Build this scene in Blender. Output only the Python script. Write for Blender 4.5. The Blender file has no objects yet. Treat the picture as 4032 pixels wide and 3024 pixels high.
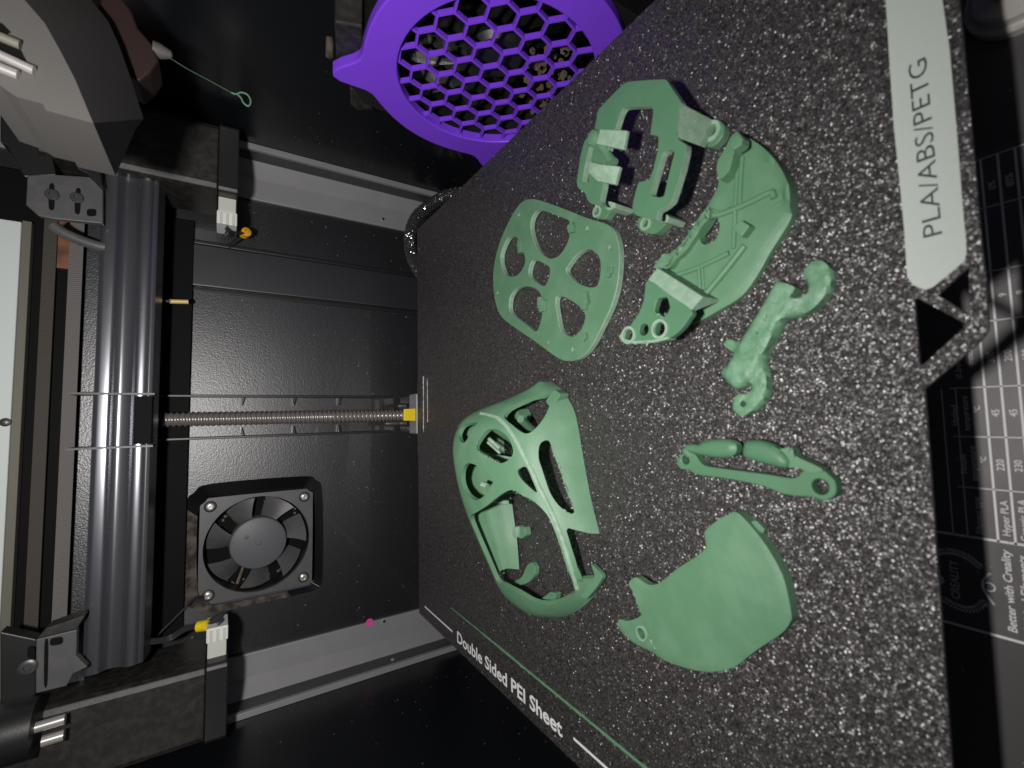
import bpy, bmesh, math, random
import numpy as np
from mathutils import Vector, geometry
from mathutils.bvhtree import BVHTree
random.seed(7); rng = np.random.default_rng(7)
SC = bpy.context.scene
COL = SC.collection
S = 0.001                                   # all lengths below are millimetres

# ------------------------------------------------------------------ camera
W, H = 4032.0, 3024.0                       # photograph size (pixels), camera solved from the sheet's corners and the posts
FL, PITCH, YAW, ROLL = 1790.22, 0.570003, 0.080357, 0.023791
CAM = np.array([-0.374, -149.761, 102.662])
def _basis():
    cp, sp, cy, sy = math.cos(PITCH), math.sin(PITCH), math.cos(YAW), math.sin(YAW)
    f = np.array([sy*cp, cy*cp, -sp]); r = np.array([cy, -sy, 0.0]); u = np.cross(r, f)
    return f, math.cos(ROLL)*r+math.sin(ROLL)*u, -math.sin(ROLL)*r+math.cos(ROLL)*u
CF, CR, CU = _basis()                       # forward, world-right (picture up), world-up (picture left)
cd = bpy.data.cameras.new('camera'); cam = bpy.data.objects.new('camera', cd); COL.objects.link(cam)
cd.sensor_fit = 'HORIZONTAL'; cd.sensor_width = 36.0; cd.lens = FL/W*36.0
cd.clip_start = 0.002; cd.clip_end = 20.0
cd.dof.use_dof = True; cd.dof.focus_distance = 0.255; cd.dof.aperture_fstop = 22.0
from mathutils import Matrix
cx, cy_, cz = -CU, CR, -CF                  # camera x = picture right = world down
cam.matrix_world = Matrix(((cx[0], cy_[0], cz[0], CAM[0]*S), (cx[1], cy_[1], cz[1], CAM[1]*S), (cx[2], cy_[2], cz[2], CAM[2]*S), (0, 0, 0, 1)))
SC.camera = cam
# ------------------------------------------------------------------ world and lamp
wd = bpy.data.worlds.new('World'); SC.world = wd; wd.use_nodes = True
bg = wd.node_tree.nodes['Background']; bg.inputs[0].default_value = (0.75, 0.82, 1.0, 1); bg.inputs[1].default_value = 0.05
ld = bpy.data.lights.new('work_lamp', 'AREA'); ld.shape = 'DISK'; ld.size = 0.014; ld.energy = 0.66; ld.color = (1.0, 0.965, 0.94)
lamp = bpy.data.objects.new('work_lamp', ld); COL.objects.link(lamp)
LP = Vector((-5*S, -133*S, 150*S)); lamp.location = LP
lamp.rotation_euler = (Vector((0, 150*S, 66*S))-LP).to_track_quat('-Z', 'Y').to_euler()
SC.view_settings.view_transform = 'Standard'; SC.view_settings.look = 'None'; SC.view_settings.gamma = 1
SC.view_settings.exposure = 0.0; SC.view_settings.use_curve_mapping = False
SC.render.resolution_x = 1024; SC.render.resolution_y = 768

# ------------------------------------------------------------------ pixels to places
ZM = {'A': (1700, 1450, .6329), 'B': (1850, 700, .4821), 'C': (2200, 250, .45208), 'D': (2400, 480, .5544), 'E': (2550, 980, .6391),
      'F': (2350, 1950, .45203), 'G': (1200, 0, .6329), '1': (0, 0, .6329), '2': (0, 1000, .6329), '3': (0, 1974, .6329),
      '5': (3200, 0, .663), '6': (3300, 1000, .603), '7': (3300, 1974, .6327), '8': (1600, 2200, .4968), '9': (700, 500, .452),
      'K': (1500, 700, .2411), 'L': (1400, 1400, .3014), 'M': (1250, 2250, .27125), 'N': (0, 0, .4219), 'O': (0, 2300, .4364),
      'Q': (3600, 2000, .3014), 'R': (700, 1850, .3617), '0': (0, 0, 1.0)}
def ray(k, p):
    a, b, c = ZM[k]; x, y = a+c*p[0], b+c*p[1]
    return CF+(W/2-x)/FL*CU+(H/2-y)/FL*CR
def on(k, p, ax, v):
    d = ray(k, p); return CAM+d*((v-CAM[ax])/d[ax])
def pz(k, pts, z=0.0): return [tuple(on(k, p, 2, z)[:2]) for p in pts]       # on a level plane -> (x, y)
def py(k, pts, y): return [tuple(on(k, p, 1, y)[[0, 2]]) for p in pts]       # on an upright plane facing the camera -> (x, z)
def p1(k, p, ax, v): return on(k, p, ax, v)

# ------------------------------------------------------------------ materials
MATS = {}
def mat(name, col, rough=.5, metal=0.0, spec=.5, bump=None, var=None, coat=0.0):
    """bump: list of (kind, size_mm, strength); var: (size_mm, other colour, amount)"""
    m = bpy.data.materials.new(name); m.use_nodes = True; nt = m.node_tree; N = nt.nodes; L = nt.links
    b = N['Principled BSDF']; b.inputs['Base Color'].default_value = (*col, 1); b.inputs['Roughness'].default_value = rough
    b.inputs['Metallic'].default_value = metal; b.inputs['Specular IOR Level'].default_value = spec; b.inputs['Coat Weight'].default_value = coat
    tc = N.new('ShaderNodeTexCoord'); prev = None
    if var:
        n = N.new('ShaderNodeTexNoise'); n.inputs['Scale'].default_value = 1000.0/var[0]; n.inputs['Detail'].default_value = 5
        L.new(tc.outputs['Object'], n.inputs['Vector'])
        r = N.new('ShaderNodeValToRGB'); r.color_ramp.elements[0].position = .42; r.color_ramp.elements[1].position = .68
        r.color_ramp.elements[0].color = (0, 0, 0, 1); r.color_ramp.elements[1].color = (var[2],)*3+(1,)
        L.new(n.outputs['Fac'], r.inputs['Fac'])
        mx = N.new('ShaderNodeMix'); mx.data_type = 'RGBA'; mx.inputs[6].default_value = (*col, 1); mx.inputs[7].default_value = (*var[1], 1)
        L.new(r.outputs['Color'], mx.inputs[0]); L.new(mx.outputs[2], b.inputs['Base Color'])
    for kind, size, stre in (bump or []):
        if kind == 'noise':
            t = N.new('ShaderNodeTexNoise'); t.inputs['Detail'].default_value = 3; out = t.outputs['Fac']
        elif kind == 'vor':
            t = N.new('ShaderNodeTexVoronoi'); out = t.outputs['Distance']
        else:
            t = N.new('ShaderNodeTexWave'); t.bands_direction = kind[-1].upper(); t.inputs['Distortion'].default_value = .4; out = t.outputs['Fac']
        t.inputs['Scale'].default_value = 1000.0/size if kind in ('noise', 'vor') else 314.0/size
        L.new(tc.outputs['Object'], t.inputs['Vector'])
        bp = N.new('ShaderNodeBump'); bp.inputs['Strength'].default_value = stre; bp.inputs['Distance'].default_value = size*S*.35
        L.new(out, bp.inputs['Height'])
        if prev: L.new(prev.outputs['Normal'], bp.inputs['Normal'])
        L.new(bp.outputs['Normal'], b.inputs['Normal']); prev = bp
    MATS[name] = m
    return m
mat('green', (.095, .208, .118), .5, spec=.4, bump=[('wavez', .28, .08), ('noise', .8, .14)], var=(7, (.124, .242, .147), .8))
mat('green_flat', (.076, .184, .101), .5, spec=.4, bump=[('noise', .6, .10)], var=(9, (.090, .203, .116), .8))
mat('green_rough', (.104, .228, .130), .5, spec=.45, bump=[('noise', 1.1, .55), ('noise', .4, .3)], var=(3, (.175, .32, .21), .9))
mat('green_pale', (.21, .325, .23), .6, spec=.4, bump=[('wavex', .5, .35), ('noise', .5, .35)], var=(2, (.29, .41, .315), .8))
mat('purple', (.20, .055, .74), .42, spec=.4, bump=[('wavex', .3, .1)])
mat('wall', (.010, .0105, .013), .37, spec=1.0, coat=.6, bump=[('noise', .75, .5), ('noise', .3, .25)])
mat('smooth', (.014, .0145, .018), .40, spec=1.0, bump=[('noise', .6, .08)])
mat('side', (.006, .007, .009), .22, spec=.4, bump=[('noise', 3, .03)])
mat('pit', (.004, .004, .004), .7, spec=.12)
mat('black', (.012, .012, .012), .42, spec=.5, bump=[('noise', .7, .15)])
mat('dusty', (.013, .0125, .0115), .5, spec=.5, bump=[('noise', .8, .2)], var=(3, (.10, .09, .075), .22))
mat('dust_brown', (.035, .030, .024), .8, spec=.2, bump=[('noise', .8, .4)], var=(5, (.14, .12, .095), .9))
mat('fan', (.082, .083, .089), .45, spec=.6, bump=[('noise', .5, .12)], var=(6, (.11, .107, .10), .6))
mat('fan_hub', (.105, .106, .116), .5, spec=.5, bump=[('noise', .5, .1)])
mat('grey', (.29, .29, .30), .5, metal=.25, spec=.4, bump=[('noise', .4, .12)], var=(20, (.33, .33, .342), .6))
mat('tool', (.085, .080, .075), .6, spec=.4, bump=[('noise', .5, .15)])
mat('steel', (.62, .60, .57), .28, metal=.65)
mat('plate', (.075, .075, .078), .48, spec=.5, bump=[('noise', .6, .15)], var=(6, (.11, .105, .10), .6))
mat('collar', (.62, .59, .54), .3, metal=.15, spec=.8)
mat('thread', (.42, .39, .37), .28, metal=.7)
mat('dark_steel', (.10, .10, .10), .38, metal=.6)
mat('beam', (.21, .215, .235), .27, metal=.85)
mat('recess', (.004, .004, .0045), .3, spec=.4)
mat('white', (.72, .72, .70), .5, spec=.4)
mat('ivory', (.55, .56, .50), .5, spec=.4)
mat('panel', (.60, .65, .63), .5, spec=.3)
mat('khaki', (.13, .125, .095), .6)
mat('belt', (.115, .105, .098), .65, bump=[('wavex', 1.0, .3), ('noise', .6, .3)])
mat('belt_dark', (.045, .038, .030), .7, bump=[('wavex', 1.0, .3)])
mat('khaki_brass', (.62, .46, .18), .4, spec=.6)
mat('copper', (.20, .075, .03), .55, var=(8, (.05, .02, .01), .8))
mat('yellow', (.80, .60, .01), .45); mat('orange', (.75, .36, .01), .45); mat('pink', (.72, .09, .40), .5)
mat('red', (.018, .006, .004), .7); mat('ink', (.025, .027, .03), .6); mat('print', (.78, .79, .79), .6)
mat('label_w', (.44, .49, .445), .5, spec=.35, bump=[('noise', 1.2, .12)])
mat('sticker', (.10, .092, .095), .45, spec=.5, bump=[('noise', .5, .06)], var=(6, (.14, .13, .132), .6))
mat('line', (.75, .74, .74), .6)
mat('line_dim', (.60, .61, .64), .6)
mat('base', (.085, .08, .081), .45, spec=.5, bump=[('noise', .5, .1)])
mat('tan', (.16, .125, .085), .7, var=(4, (.06, .045, .03), .8))
mat('fleck', (.22, .225, .24), .8); mat('wire', (.03, .03, .032), .35, spec=.6)
mat('cord', (.02, .02, .021), .28, spec=.7); mat('cord_strand', (.035, .035, .037), .18, spec=1.0, coat=.6)
mat('bed', (.05, .05, .052), .5, metal=.5)
# the powder coated spring steel: a dark film over fine grains, each grain a small bead that catches the lamp
def pei():
    m = bpy.data.materials.new('pei'); m.use_nodes = True; N = m.node_tree.nodes; L = m.node_tree.links; b = N['Principled BSDF']
    tc = N.new('ShaderNodeTexCoord'); geo = N.new('ShaderNodeNewGeometry')
    def vor(size):
        v = N.new('ShaderNodeTexVoronoi'); v.inputs['Scale'].default_value = 1000/size; L.new(tc.outputs['Object'], v.inputs['Vector']); return v
    def vm(op, a, c):
        n = N.new('ShaderNodeVectorMath'); n.operation = op
        for i, q in enumerate((a, c)):
            if isinstance(q, tuple): n.inputs[i].default_value = q
            elif isinstance(q, float): n.inputs['Scale'].default_value = q
            elif q is not None: L.new(q, n.inputs[i])
        return n.outputs[0]
    v, w = vor(.34), vor(.8)
    off = vm('SUBTRACT', v.outputs['Color'], (.5, .5, .5)); off = vm('SCALE', off, .85)
    off2 = vm('SUBTRACT', w.outputs['Color'], (.5, .5, .5)); off2 = vm('SCALE', off2, .50)
    nn = vm('NORMALIZE', vm('ADD', geo.outputs['Normal'], vm('ADD', off, off2)), None)
    L.new(nn, b.inputs['Normal'])
    def ramp(src, p0, c0, p1, c1):
        r = N.new('ShaderNodeValToRGB'); e = r.color_ramp.elements; e[0].position, e[1].position = p0, p1; e[0].color = (*c0, 1); e[1].color = (*c1, 1); L.new(src, r.inputs['Fac']); return r.outputs['Color']
    L.new(ramp(v.outputs['Distance'], .2, (.060, .055, .054), .8, (.021, .0188, .0185)), b.inputs['Base Color'])
    L.new(ramp(v.outputs['Distance'], .35, (.45,)*3, .75, (.22,)*3), b.inputs['Specular IOR Level'])
    b.inputs['Roughness'].default_value = .40; b.inputs['IOR'].default_value = 2.0
    MATS['pei'] = m
pei()

# ------------------------------------------------------------------ mesh helpers
def obj(name, verts, faces, m, parent=None, smooth=None, recalc=True, bevel=0):
    me = bpy.data.meshes.new(name)
    if recalc:
        bm = bmesh.new(); vs = [bm.verts.new((v[0]*S, v[1]*S, v[2]*S)) for v in verts]
        for f in faces:
            try: bm.faces.new([vs[i] for i in f])
            except ValueError: pass
        bmesh.ops.recalc_face_normals(bm, faces=bm.faces); bm.to_mesh(me); bm.free()
    else:
        me.from_pydata([(v[0]*S, v[1]*S, v[2]*S) for v in verts], [], faces); me.update()
    if m: me.materials.append(MATS[m])
    if smooth is not None:
        for p in me.polygons: p.use_smooth = True
        me.set_sharp_from_angle(angle=math.radians(smooth))
    o = bpy.data.objects.new(name, me); COL.objects.link(o)
    if parent: o.parent = parent
    if bevel:
        b = o.modifiers.new('bevel', 'BEVEL'); b.width = bevel*S; b.segments = 2; b.limit_method = 'ANGLE'; b.angle_limit = math.radians(50)
    return o
def tag(o, label, cat, group=None):
    o['label'] = label; o['category'] = cat
    if group: o['group'] = group
    return o
def thing(name, label, cat, group=None, loc=(0, 0, 0)):
    o = bpy.data.objects.new(name, None); COL.objects.link(o); o.empty_display_size = .005
    return tag(o, label, cat, group)
def struct(o): o['kind'] = 'structure'; return o

class MB:
    def __init__(s): s.v = []; s.f = []
    def add(s, v, f):
        n = len(s.v); s.v += [tuple(map(float, q)) for q in v]; s.f += [tuple(i+n for i in q) for q in f]; return s
    def box(s, x0, x1, y0, y1, z0, z1):
        return s.add([(x, y, z) for x in (x0, x1) for y in (y0, y1) for z in (z0, z1)],
                     [(0, 1, 3, 2), (4, 6, 7, 5), (0, 4, 5, 1), (2, 3, 7, 6), (0, 2, 6, 4), (1, 5, 7, 3)])
    def prism(s, poly, fn, h0, h1):
        n = len(poly); v = [fn(a, b, h0) for a, b in poly]+[fn(a, b, h1) for a, b in poly]
        return s.add(v, [tuple(range(n))[::-1], tuple(range(n, 2*n))]+[(i, (i+1) % n, n+(i+1) % n, n+i) for i in range(n)])
    def tube(s, pts, r, n=10, cap=True):
        P = [Vector(p) for p in pts]; m = len(P); rs = r if isinstance(r, (list, tuple)) else [r]*m
        t0 = (P[1]-P[0]).normalized(); up = Vector((0, 0, 1)) if abs(t0.z) < .9 else Vector((1, 0, 0)); a = t0.cross(up).normalized(); v = []
        for i in range(m):
            t = (P[min(i+1, m-1)]-P[max(i-1, 0)]).normalized(); a = (a-t*a.dot(t)).normalized(); b = t.cross(a)
            v += [tuple(P[i]+(a*math.cos(2*math.pi*k/n)+b*math.sin(2*math.pi*k/n))*rs[i]) for k in range(n)]
        f = [(i*n+k, i*n+(k+1) % n, (i+1)*n+(k+1) % n, (i+1)*n+k) for i in range(m-1) for k in range(n)]
        if cap: f += [tuple(range(n))[::-1], tuple(range((m-1)*n, m*n))]
        return s.add(v, f)
    def lathe(s, prof, c, ax='z', n=32):
        """prof: (radius, height) pairs"""
        v = []
        for r, h in prof:
            for k in range(n):
                a = 2*math.pi*k/n; p, q = r*math.cos(a), r*math.sin(a)
                v.append({'z': (c[0]+p, c[1]+q, c[2]+h), 'y': (c[0]+p, c[1]+h, c[2]+q), 'x': (c[0]+h, c[1]+p, c[2]+q)}[ax])
        m = len(prof); f = [(i*n+k, i*n+(k+1) % n, (i+1)*n+(k+1) % n, (i+1)*n+k) for i in range(m-1) for k in range(n)]
        return s.add(v, f+[tuple(range(n))[::-1], tuple(range((m-1)*n, m*n))])
    def build(s, name, m, parent=None, smooth=None, bevel=0): return obj(name, s.v, s.f, m, parent, smooth, True, bevel)
LEVEL = lambda a, b, h: (a, b, h)
FRONT = lambda a, b, h: (a, h, b)           # a = x, b = z, h = y
SIDE = lambda a, b, h: (h, a, b)            # a = y, b = z, h = x

def spl(pts, n=4, closed=True):             # Catmull-Rom
    P = [np.array(p, float) for p in pts]; m = len(P); out = []
    for i in range(m if closed else m-1):
        if closed: a, b, c, d = P[i-1], P[i], P[(i+1) % m], P[(i+2) % m]
        else: a, b, c, d = P[max(i-1, 0)], P[i], P[i+1], P[min(i+2, m-1)]
        for k in range(n):
            t = k/n; out.append(tuple(.5*((2*b)+(c-a)*t+(2*a-5*b+4*c-d)*t*t+(3*b-a-3*c+d)*t**3)))
    if not closed: out.append(tuple(P[-1]))
    return out
def soft(pts, r=.25):                       # round only the corners a little
    out = []; m = len(pts)
    for i in range(m):
        a, b, c = (np.array(pts[j % m], float) for j in (i-1, i, i+1))
        out += [tuple(b+(a-b)*r), tuple(b*.5+.25*((b+(a-b)*r)+(b+(c-b)*r))), tuple(b+(c-b)*r)]
    return out
def circ(c, r, n=20): return [(c[0]+r*math.cos(2*math.pi*k/n), c[1]+r*math.sin(2*math.pi*k/n)) for k in range(n)]
def inside(poly, q):
    q = np.atleast_2d(q); x, y = q[:, 0], q[:, 1]; c = np.zeros(len(q), bool); P = np.array(poly); j = len(P)-1
    for i in range(len(P)):
        yi, yj = P[i, 1], P[j, 1]
        if yi != yj:
            c ^= ((yi > y) != (yj > y)) & (x < (P[j, 0]-P[i, 0])*(y-yi)/(yj-yi)+P[i, 0])
        j = i
    return c
def pdist(poly, q, closed=True):
    q = np.atleast_2d(np.array(q, float)); P = np.array(poly, float); A = P; B = np.roll(P, -1, 0)
    if not closed: A, B = P[:-1], P[1:]
    d = np.full(len(q), 1e9)
    for a, b in zip(A, B):
        e = b-a; l = max(e@e, 1e-9); t = np.clip(((q-a)@e)/l, 0, 1); d = np.minimum(d, np.linalg.norm(q-(a+t[:, None]*e), axis=1))
    return d
def tri2d(outer, holes, step):
    P = []; E = []
    for loop in [outer]+list(holes):
        n = len(P); P += [Vector((float(a), float(b))) for a, b in loop]; k = len(loop); E += [(n+i, n+(i+1) % k) for i in range(k)]
    if step:
        A = np.array(outer); lo, hi = A.min(0), A.max(0)
        gx, gy = np.meshgrid(np.arange(lo[0]+step/2, hi[0], step), np.arange(lo[1]+step/2, hi[1], step*.87)); gx[1::2] += step/2
        Q = np.c_[gx.ravel(), gy.ravel()]; ok = inside(outer, Q) & (pdist(outer, Q) > step*.45)
        for h in holes: ok &= ~inside(h, Q) & (pdist(h, Q) > step*.45)
        P += [Vector((float(a), float(b))) for a, b in Q[ok]]
    r = geometry.delaunay_2d_cdt(P, E, [], 0, 1e-5); V = np.array([tuple(v) for v in r[0]]); F = [tuple(f) for f in r[2]]
    C = np.array([V[list(f)].mean(0) for f in F]); ok = inside(outer, C)
    for h in holes: ok &= ~inside(h, C)
    return V, [f for f, k in zip(F, ok) if k]
def sheet_raw(outer, holes, step, top, bot, fn):
    V, F = tri2d(outer, holes, step); n = len(V)
    T = top(V) if callable(top) else np.full(n, top); B = bot(V) if callable(bot) else np.full(n, bot)
    v = [fn(V[i, 0], V[i, 1], T[i]) for i in range(n)]+[fn(V[i, 0], V[i, 1], B[i]) for i in range(n)]
    f = [t for t in F]+[tuple(i+n for i in t[::-1]) for t in F]; cnt = {}
    for t in F:
        for i in range(len(t)):
            a, b = t[i], t[(i+1) % len(t)]; k = (min(a, b), max(a, b)); cnt[k] = None if k in cnt else (a, b)
    f += [(e[1], e[0], e[0]+n, e[1]+n) for e in cnt.values() if e]
    return v, f
def sheet(name, outer, holes, top, bot, m, parent=None, step=None, fn=LEVEL, smooth=38, bevel=.22, side=None):
    v, f = sheet_raw(outer, holes, step, top, bot, fn); o = obj(name, v, f, m, parent, smooth, True, bevel)
    if side:                                # layered flanks are rougher and paler than the flat face
        o.data.materials.append(MATS[side])
        for p in o.data.polygons:
            if abs(p.normal.z) < .5: p.material_index = 1
    return o
def sm(x): x = np.clip(x, 0, 1); return x*x*(3-2*x)

def text(name, body, m, o, ex, ey, width=None, height=5.0, parent=None, align='LEFT', depth=.03, shear=0, bold=0, italic=0):
    """flat lettering: o = start of the base line, ex/ey = writing and up directions (3D, unit), sizes in mm"""
    c = bpy.data.curves.new('t', 'FONT'); c.body = body; c.size = 1; c.offset = bold; c.resolution_u = 3
    t = bpy.data.objects.new('t', c); COL.objects.link(t); dg = bpy.context.evaluated_depsgraph_get()
    me = bpy.data.meshes.new_from_object(t.evaluated_get(dg)); bpy.data.objects.remove(t); bpy.data.curves.remove(c)
    co = np.array([v.co[:2] for v in me.vertices]); x0, x1 = co[:, 0].min(), co[:, 0].max(); sy = height/.70
    sx = width/(x1-x0) if width else sy
    o, ex, ey = (np.array(q, float) for q in (o, ex, ey)); nz = np.cross(ex, ey); sh = -.5*(x1-x0) if align == 'CENTER' else 0
    for v, (a, b) in zip(me.vertices, co):
        v.co = (o+ex*((a-x0+sh)*sx+b*sy*italic)+ey*(b*sy)+nz*depth)*S
    me.materials.clear(); me.materials.append(MATS[m]); me.name = name
    q = bpy.data.objects.new(name, me); COL.objects.link(q)
    if parent: q.parent = parent
    return q

# ================================================================== the chamber
YW = 170.0; XS = 160.0; ZF = -45.0; ZT = 235.0
# rear wall with a pocket for the fan
pocket = [(-36.8, 105), (-36.8, 58), (-40, 49.5), (-49, 45.3), (-101, 44.8), (-107.5, 47), (-109.8, 53), (-110, 102), (-106.5, 111), (-98, 116.5), (-50, 117.6), (-41, 114)]
pocket = spl(pocket, 4)
wall = struct(sheet('back_wall', [(-XS-2, ZF), (XS+2, ZF), (XS+2, ZT), (-XS-2, ZT)], [pocket], YW, YW+6, 'wall', None, None, FRONT, 30, 0))
wall['label'] = 'black grained plastic rear wall of the printer chamber'
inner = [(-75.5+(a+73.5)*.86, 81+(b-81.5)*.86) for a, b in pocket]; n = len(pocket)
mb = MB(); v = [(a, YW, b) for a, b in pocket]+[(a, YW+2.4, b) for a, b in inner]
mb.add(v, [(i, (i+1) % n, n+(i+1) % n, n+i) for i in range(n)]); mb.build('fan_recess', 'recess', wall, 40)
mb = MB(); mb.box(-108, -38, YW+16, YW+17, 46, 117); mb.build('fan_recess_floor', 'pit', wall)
# dust that has settled along the upper and left lip of the recess
mb = MB(); k = [i for i in range(n) if pocket[i][0] < -52 and (pocket[i][1] > 108 or (pocket[i][0] < -104 and pocket[i][1] > 56))]
for i in k:
    j = (i+1) % n
    def mix(i, t): a = np.array((pocket[i][0], YW, pocket[i][1])); b = np.array((inner[i][0], YW+2.4, inner[i][1])); q = a+(b-a)*t; q[1] -= .25; return q
    mb.add([mix(i, .0), mix(j, .0), mix(j, .95), mix(i, .95)], [(0, 1, 2, 3)])
mb.build('settled_dust', 'dust_brown', wall)
# smooth cable channel cover
u0, u1 = py('9', [(50, 1000), (2060, 1300)], YW-3); l0, l1 = py('9', [(40, 1360), (2080, 1600)], YW-3)
xa, xb = (l0[0]+l1[0])/2, (u0[0]+u1[0])/2
ch = MB(); ch.box(xa, xb, YW-3, YW-.01, -60, 190); ch.build('cable_channel_cover', 'smooth', wall, None, .8)
for xx, nm in ((xa-1.7, 'l'), (xb+1.7, 'r')):
    e = MB(); e.box(xx-1.2, xx+1.2, YW-1.6, YW-.01, -60, 190); e.build('channel_lip', 'black', wall, None, .5)
# ribs beside the lead screw, small gussets between them
for xx, s in ((13.8, 1), (-10.2, -1)):
    e = MB(); e.box(xx-.7, xx+.7, YW-7, YW+.01, 2, 158); e.build('rib', 'black', wall, None, .3)
    for gx in (1510, 1830, 2110):
        zz = on('2', (gx, 1000), 1, YW-2)[2]; g = MB()
        g.prism([(xx-s*.7, zz-.7), (xx-s*5.5, zz+.6), (xx-s*.7, zz+.9)], FRONT, YW-4.5, YW-.02); g.build('gusset', 'black', wall)
# fine parting lines in the grain
for (a, b) in (((1970, 330), (1970, 445)), ((2085, 330), (2085, 430))):
    q = py('2', [a, b], YW-.2); e = MB(); e.prism([(q[0][0]+.1, q[0][1]), (q[1][0]+.1, q[1][1]), (q[1][0]-.1, q[1][1]), (q[0][0]-.1, q[0][1])], FRONT, YW-.1, YW); 
# side panels, floor
for s, nm in ((1, 'right'), (-1, 'left')):
    e = MB(); e.box(s*XS, s*(XS+4), -152, YW+6, ZF, ZT); o = struct(e.build('side_wall_'+nm, 'side'))
    o['label'] = 'glossy black %s side panel of the printer chamber' % nm
e = MB(); e.box(-XS, XS, -165, YW, ZF-4, ZF); floor = struct(e.build('floor', 'base')); floor['label'] = 'dark plastic floor of the printer chamber'
e = MB(); e.prism([(-XS, -10), (-XS, -152), (-XS+.01, -152), (-XS+.01, -10)], LEVEL, 0, 1)
# ------------------------------------------------------------------ corner posts
def post(s, label):
    t = thing('corner_post', label, 'post', 'grey metal corner posts')
    # face against the rear wall, chamfer, face along the side, thin front edge
    prof = [(137, 167.6), (150.5, 167.6), (158.2, 160), (158.2, 146.5), (159.9, 146.5), (159.9, 169.9), (137, 169.9)]
    mb = MB(); mb.prism([(s*a, b) for a, b in prof], LEVEL, ZF+.1, ZT-5); mb.build('post_body', 'grey', t, None, .35)
    e = MB(); e.box(s*157.9, s*159.8, 146.4, 159.6, ZF+.2, ZT-5.1); e.build('side_flange', 'dark_steel', t)
    e = MB(); e.tube([(s*150.5, 167.6, ZF+.3), (s*150.5, 167.6, ZT-5.2)], .32, 8); e.build('ridge', 'grey', t, 60)
    e = MB(); e.box(s*156.6, s*159.9, 143.6, 146.3, ZF+.1, ZT-5); e.build('edge_trim', 'grey', t, None, .2)
    return t
pr = post(1, 'grey metal corner post beside the braided cable'); pl = post(-1, 'grey metal corner post with a pink dot')
def screw_hole(k, p, ax, v, nm, par, r=1.5):
    q = on(k, p, ax, v); mb = MB()
    if ax == 1: mb.lathe([(r, 0), (r, -.35), (r*.62, -.5), (r*.62, -.1)], q, 'y', 16)
    mb.build(nm, 'steel', par, 40); mb = MB(); mb.lathe([(r*.6, -.05), (r*.6, -.14)], q, 'y', 16); mb.build('screw_socket', 'pit', par)
screw_hole('M', (965, 722), 1, 167.55, 'screw_head', pl); screw_hole('K', (35, 675), 1, 167.55, 'screw_head', pr)
for k, p, par, s in (('M', (1090, 1285), pl, -1), ('K', (165, 103), pr, 1)):
    q = on(k, p, 0, s*158.1); mb = MB(); mb.lathe([(1.3, 0), (1.2, -s*.5), (.5, -s*.7)], q, 'x', 14); mb.build('screw_head', 'steel', par, 40)
q = on('M', (757, 742), 1, 167.5); mb = MB(); mb.lathe([(2.6, 0), (2.55, -.12), (1.9, -.14), (1.8, -.08)], q, 'y', 24)
tag(mb.build('marker_dot', 'pink'), 'pink round dot stuck on the grey corner post', 'sticker')

# ------------------------------------------------------------------ exhaust fan
FX, FZ, FY = -75.6, 81.0, 172.6
t = thing('exhaust_fan', 'square black axial fan in the rear wall recess', 'fan')
sq = spl([(FX+sx*30, FZ+sz*z) if False else (FX+a, FZ+b) for a, b in [(-30.2, -26), (-29, -29), (-26, -30.2), (26, -30.2), (29, -29), (30.2, -26), (30.2, 26), (29, 29), (26, 30.2), (-26, 30.2), (-29, 29), (-30.2, 26)] for sx in (1,) for sz in (1,) for z in (1,)], 3)
holes = [circ((FX, FZ), 28.4, 56)]+[circ((FX+a, FZ+b), 2.2, 14) for a in (-25.2, 25.2) for b in (-25.2, 25.2)]
frame = sheet('frame', sq, holes, FY, FY+3.2, 'fan', t, None, FRONT, 30, .3)
mb = MB(); nn = 56
mb.add([(FX+r*math.cos(2*math.pi*k/nn), y, FZ+r*math.sin(2*math.pi*k/nn)) for y, r in ((FY+3.1, 28.4), (FY+15, 27.6), (FY+15, 29.4), (FY+3.1, 29.4)) for k in range(nn)],
       [(i*nn+k, i*nn+(k+1) % nn, ((i+1) % 4)*nn+(k+1) % nn, ((i+1) % 4)*nn+k) for i in range(4) for k in range(nn)])
mb.build('shroud', 'black', t, 40)
mb = MB(); mb.lathe([(15.2, FY+13), (15.6, FY+2.6), (15.1, FY+1.6), (14.2, FY+1.2), (1.6, FY+1.1), (1.5, FY+.7), (1.1, FY+.65), (1.0, FY+1.3)], (FX, 0, FZ), 'y', 48)
hub = mb.build('hub', 'fan_hub', t, 35)
mb = MB(); mb.lathe([(1.3, 1.2), (1.3, .75), (.8, .7), (.7, 1.1)], (FX+4.6, FY, FZ+6.6), 'y', 14); mb.build('hub_mark', 'fan_hub', hub, 40)
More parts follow.
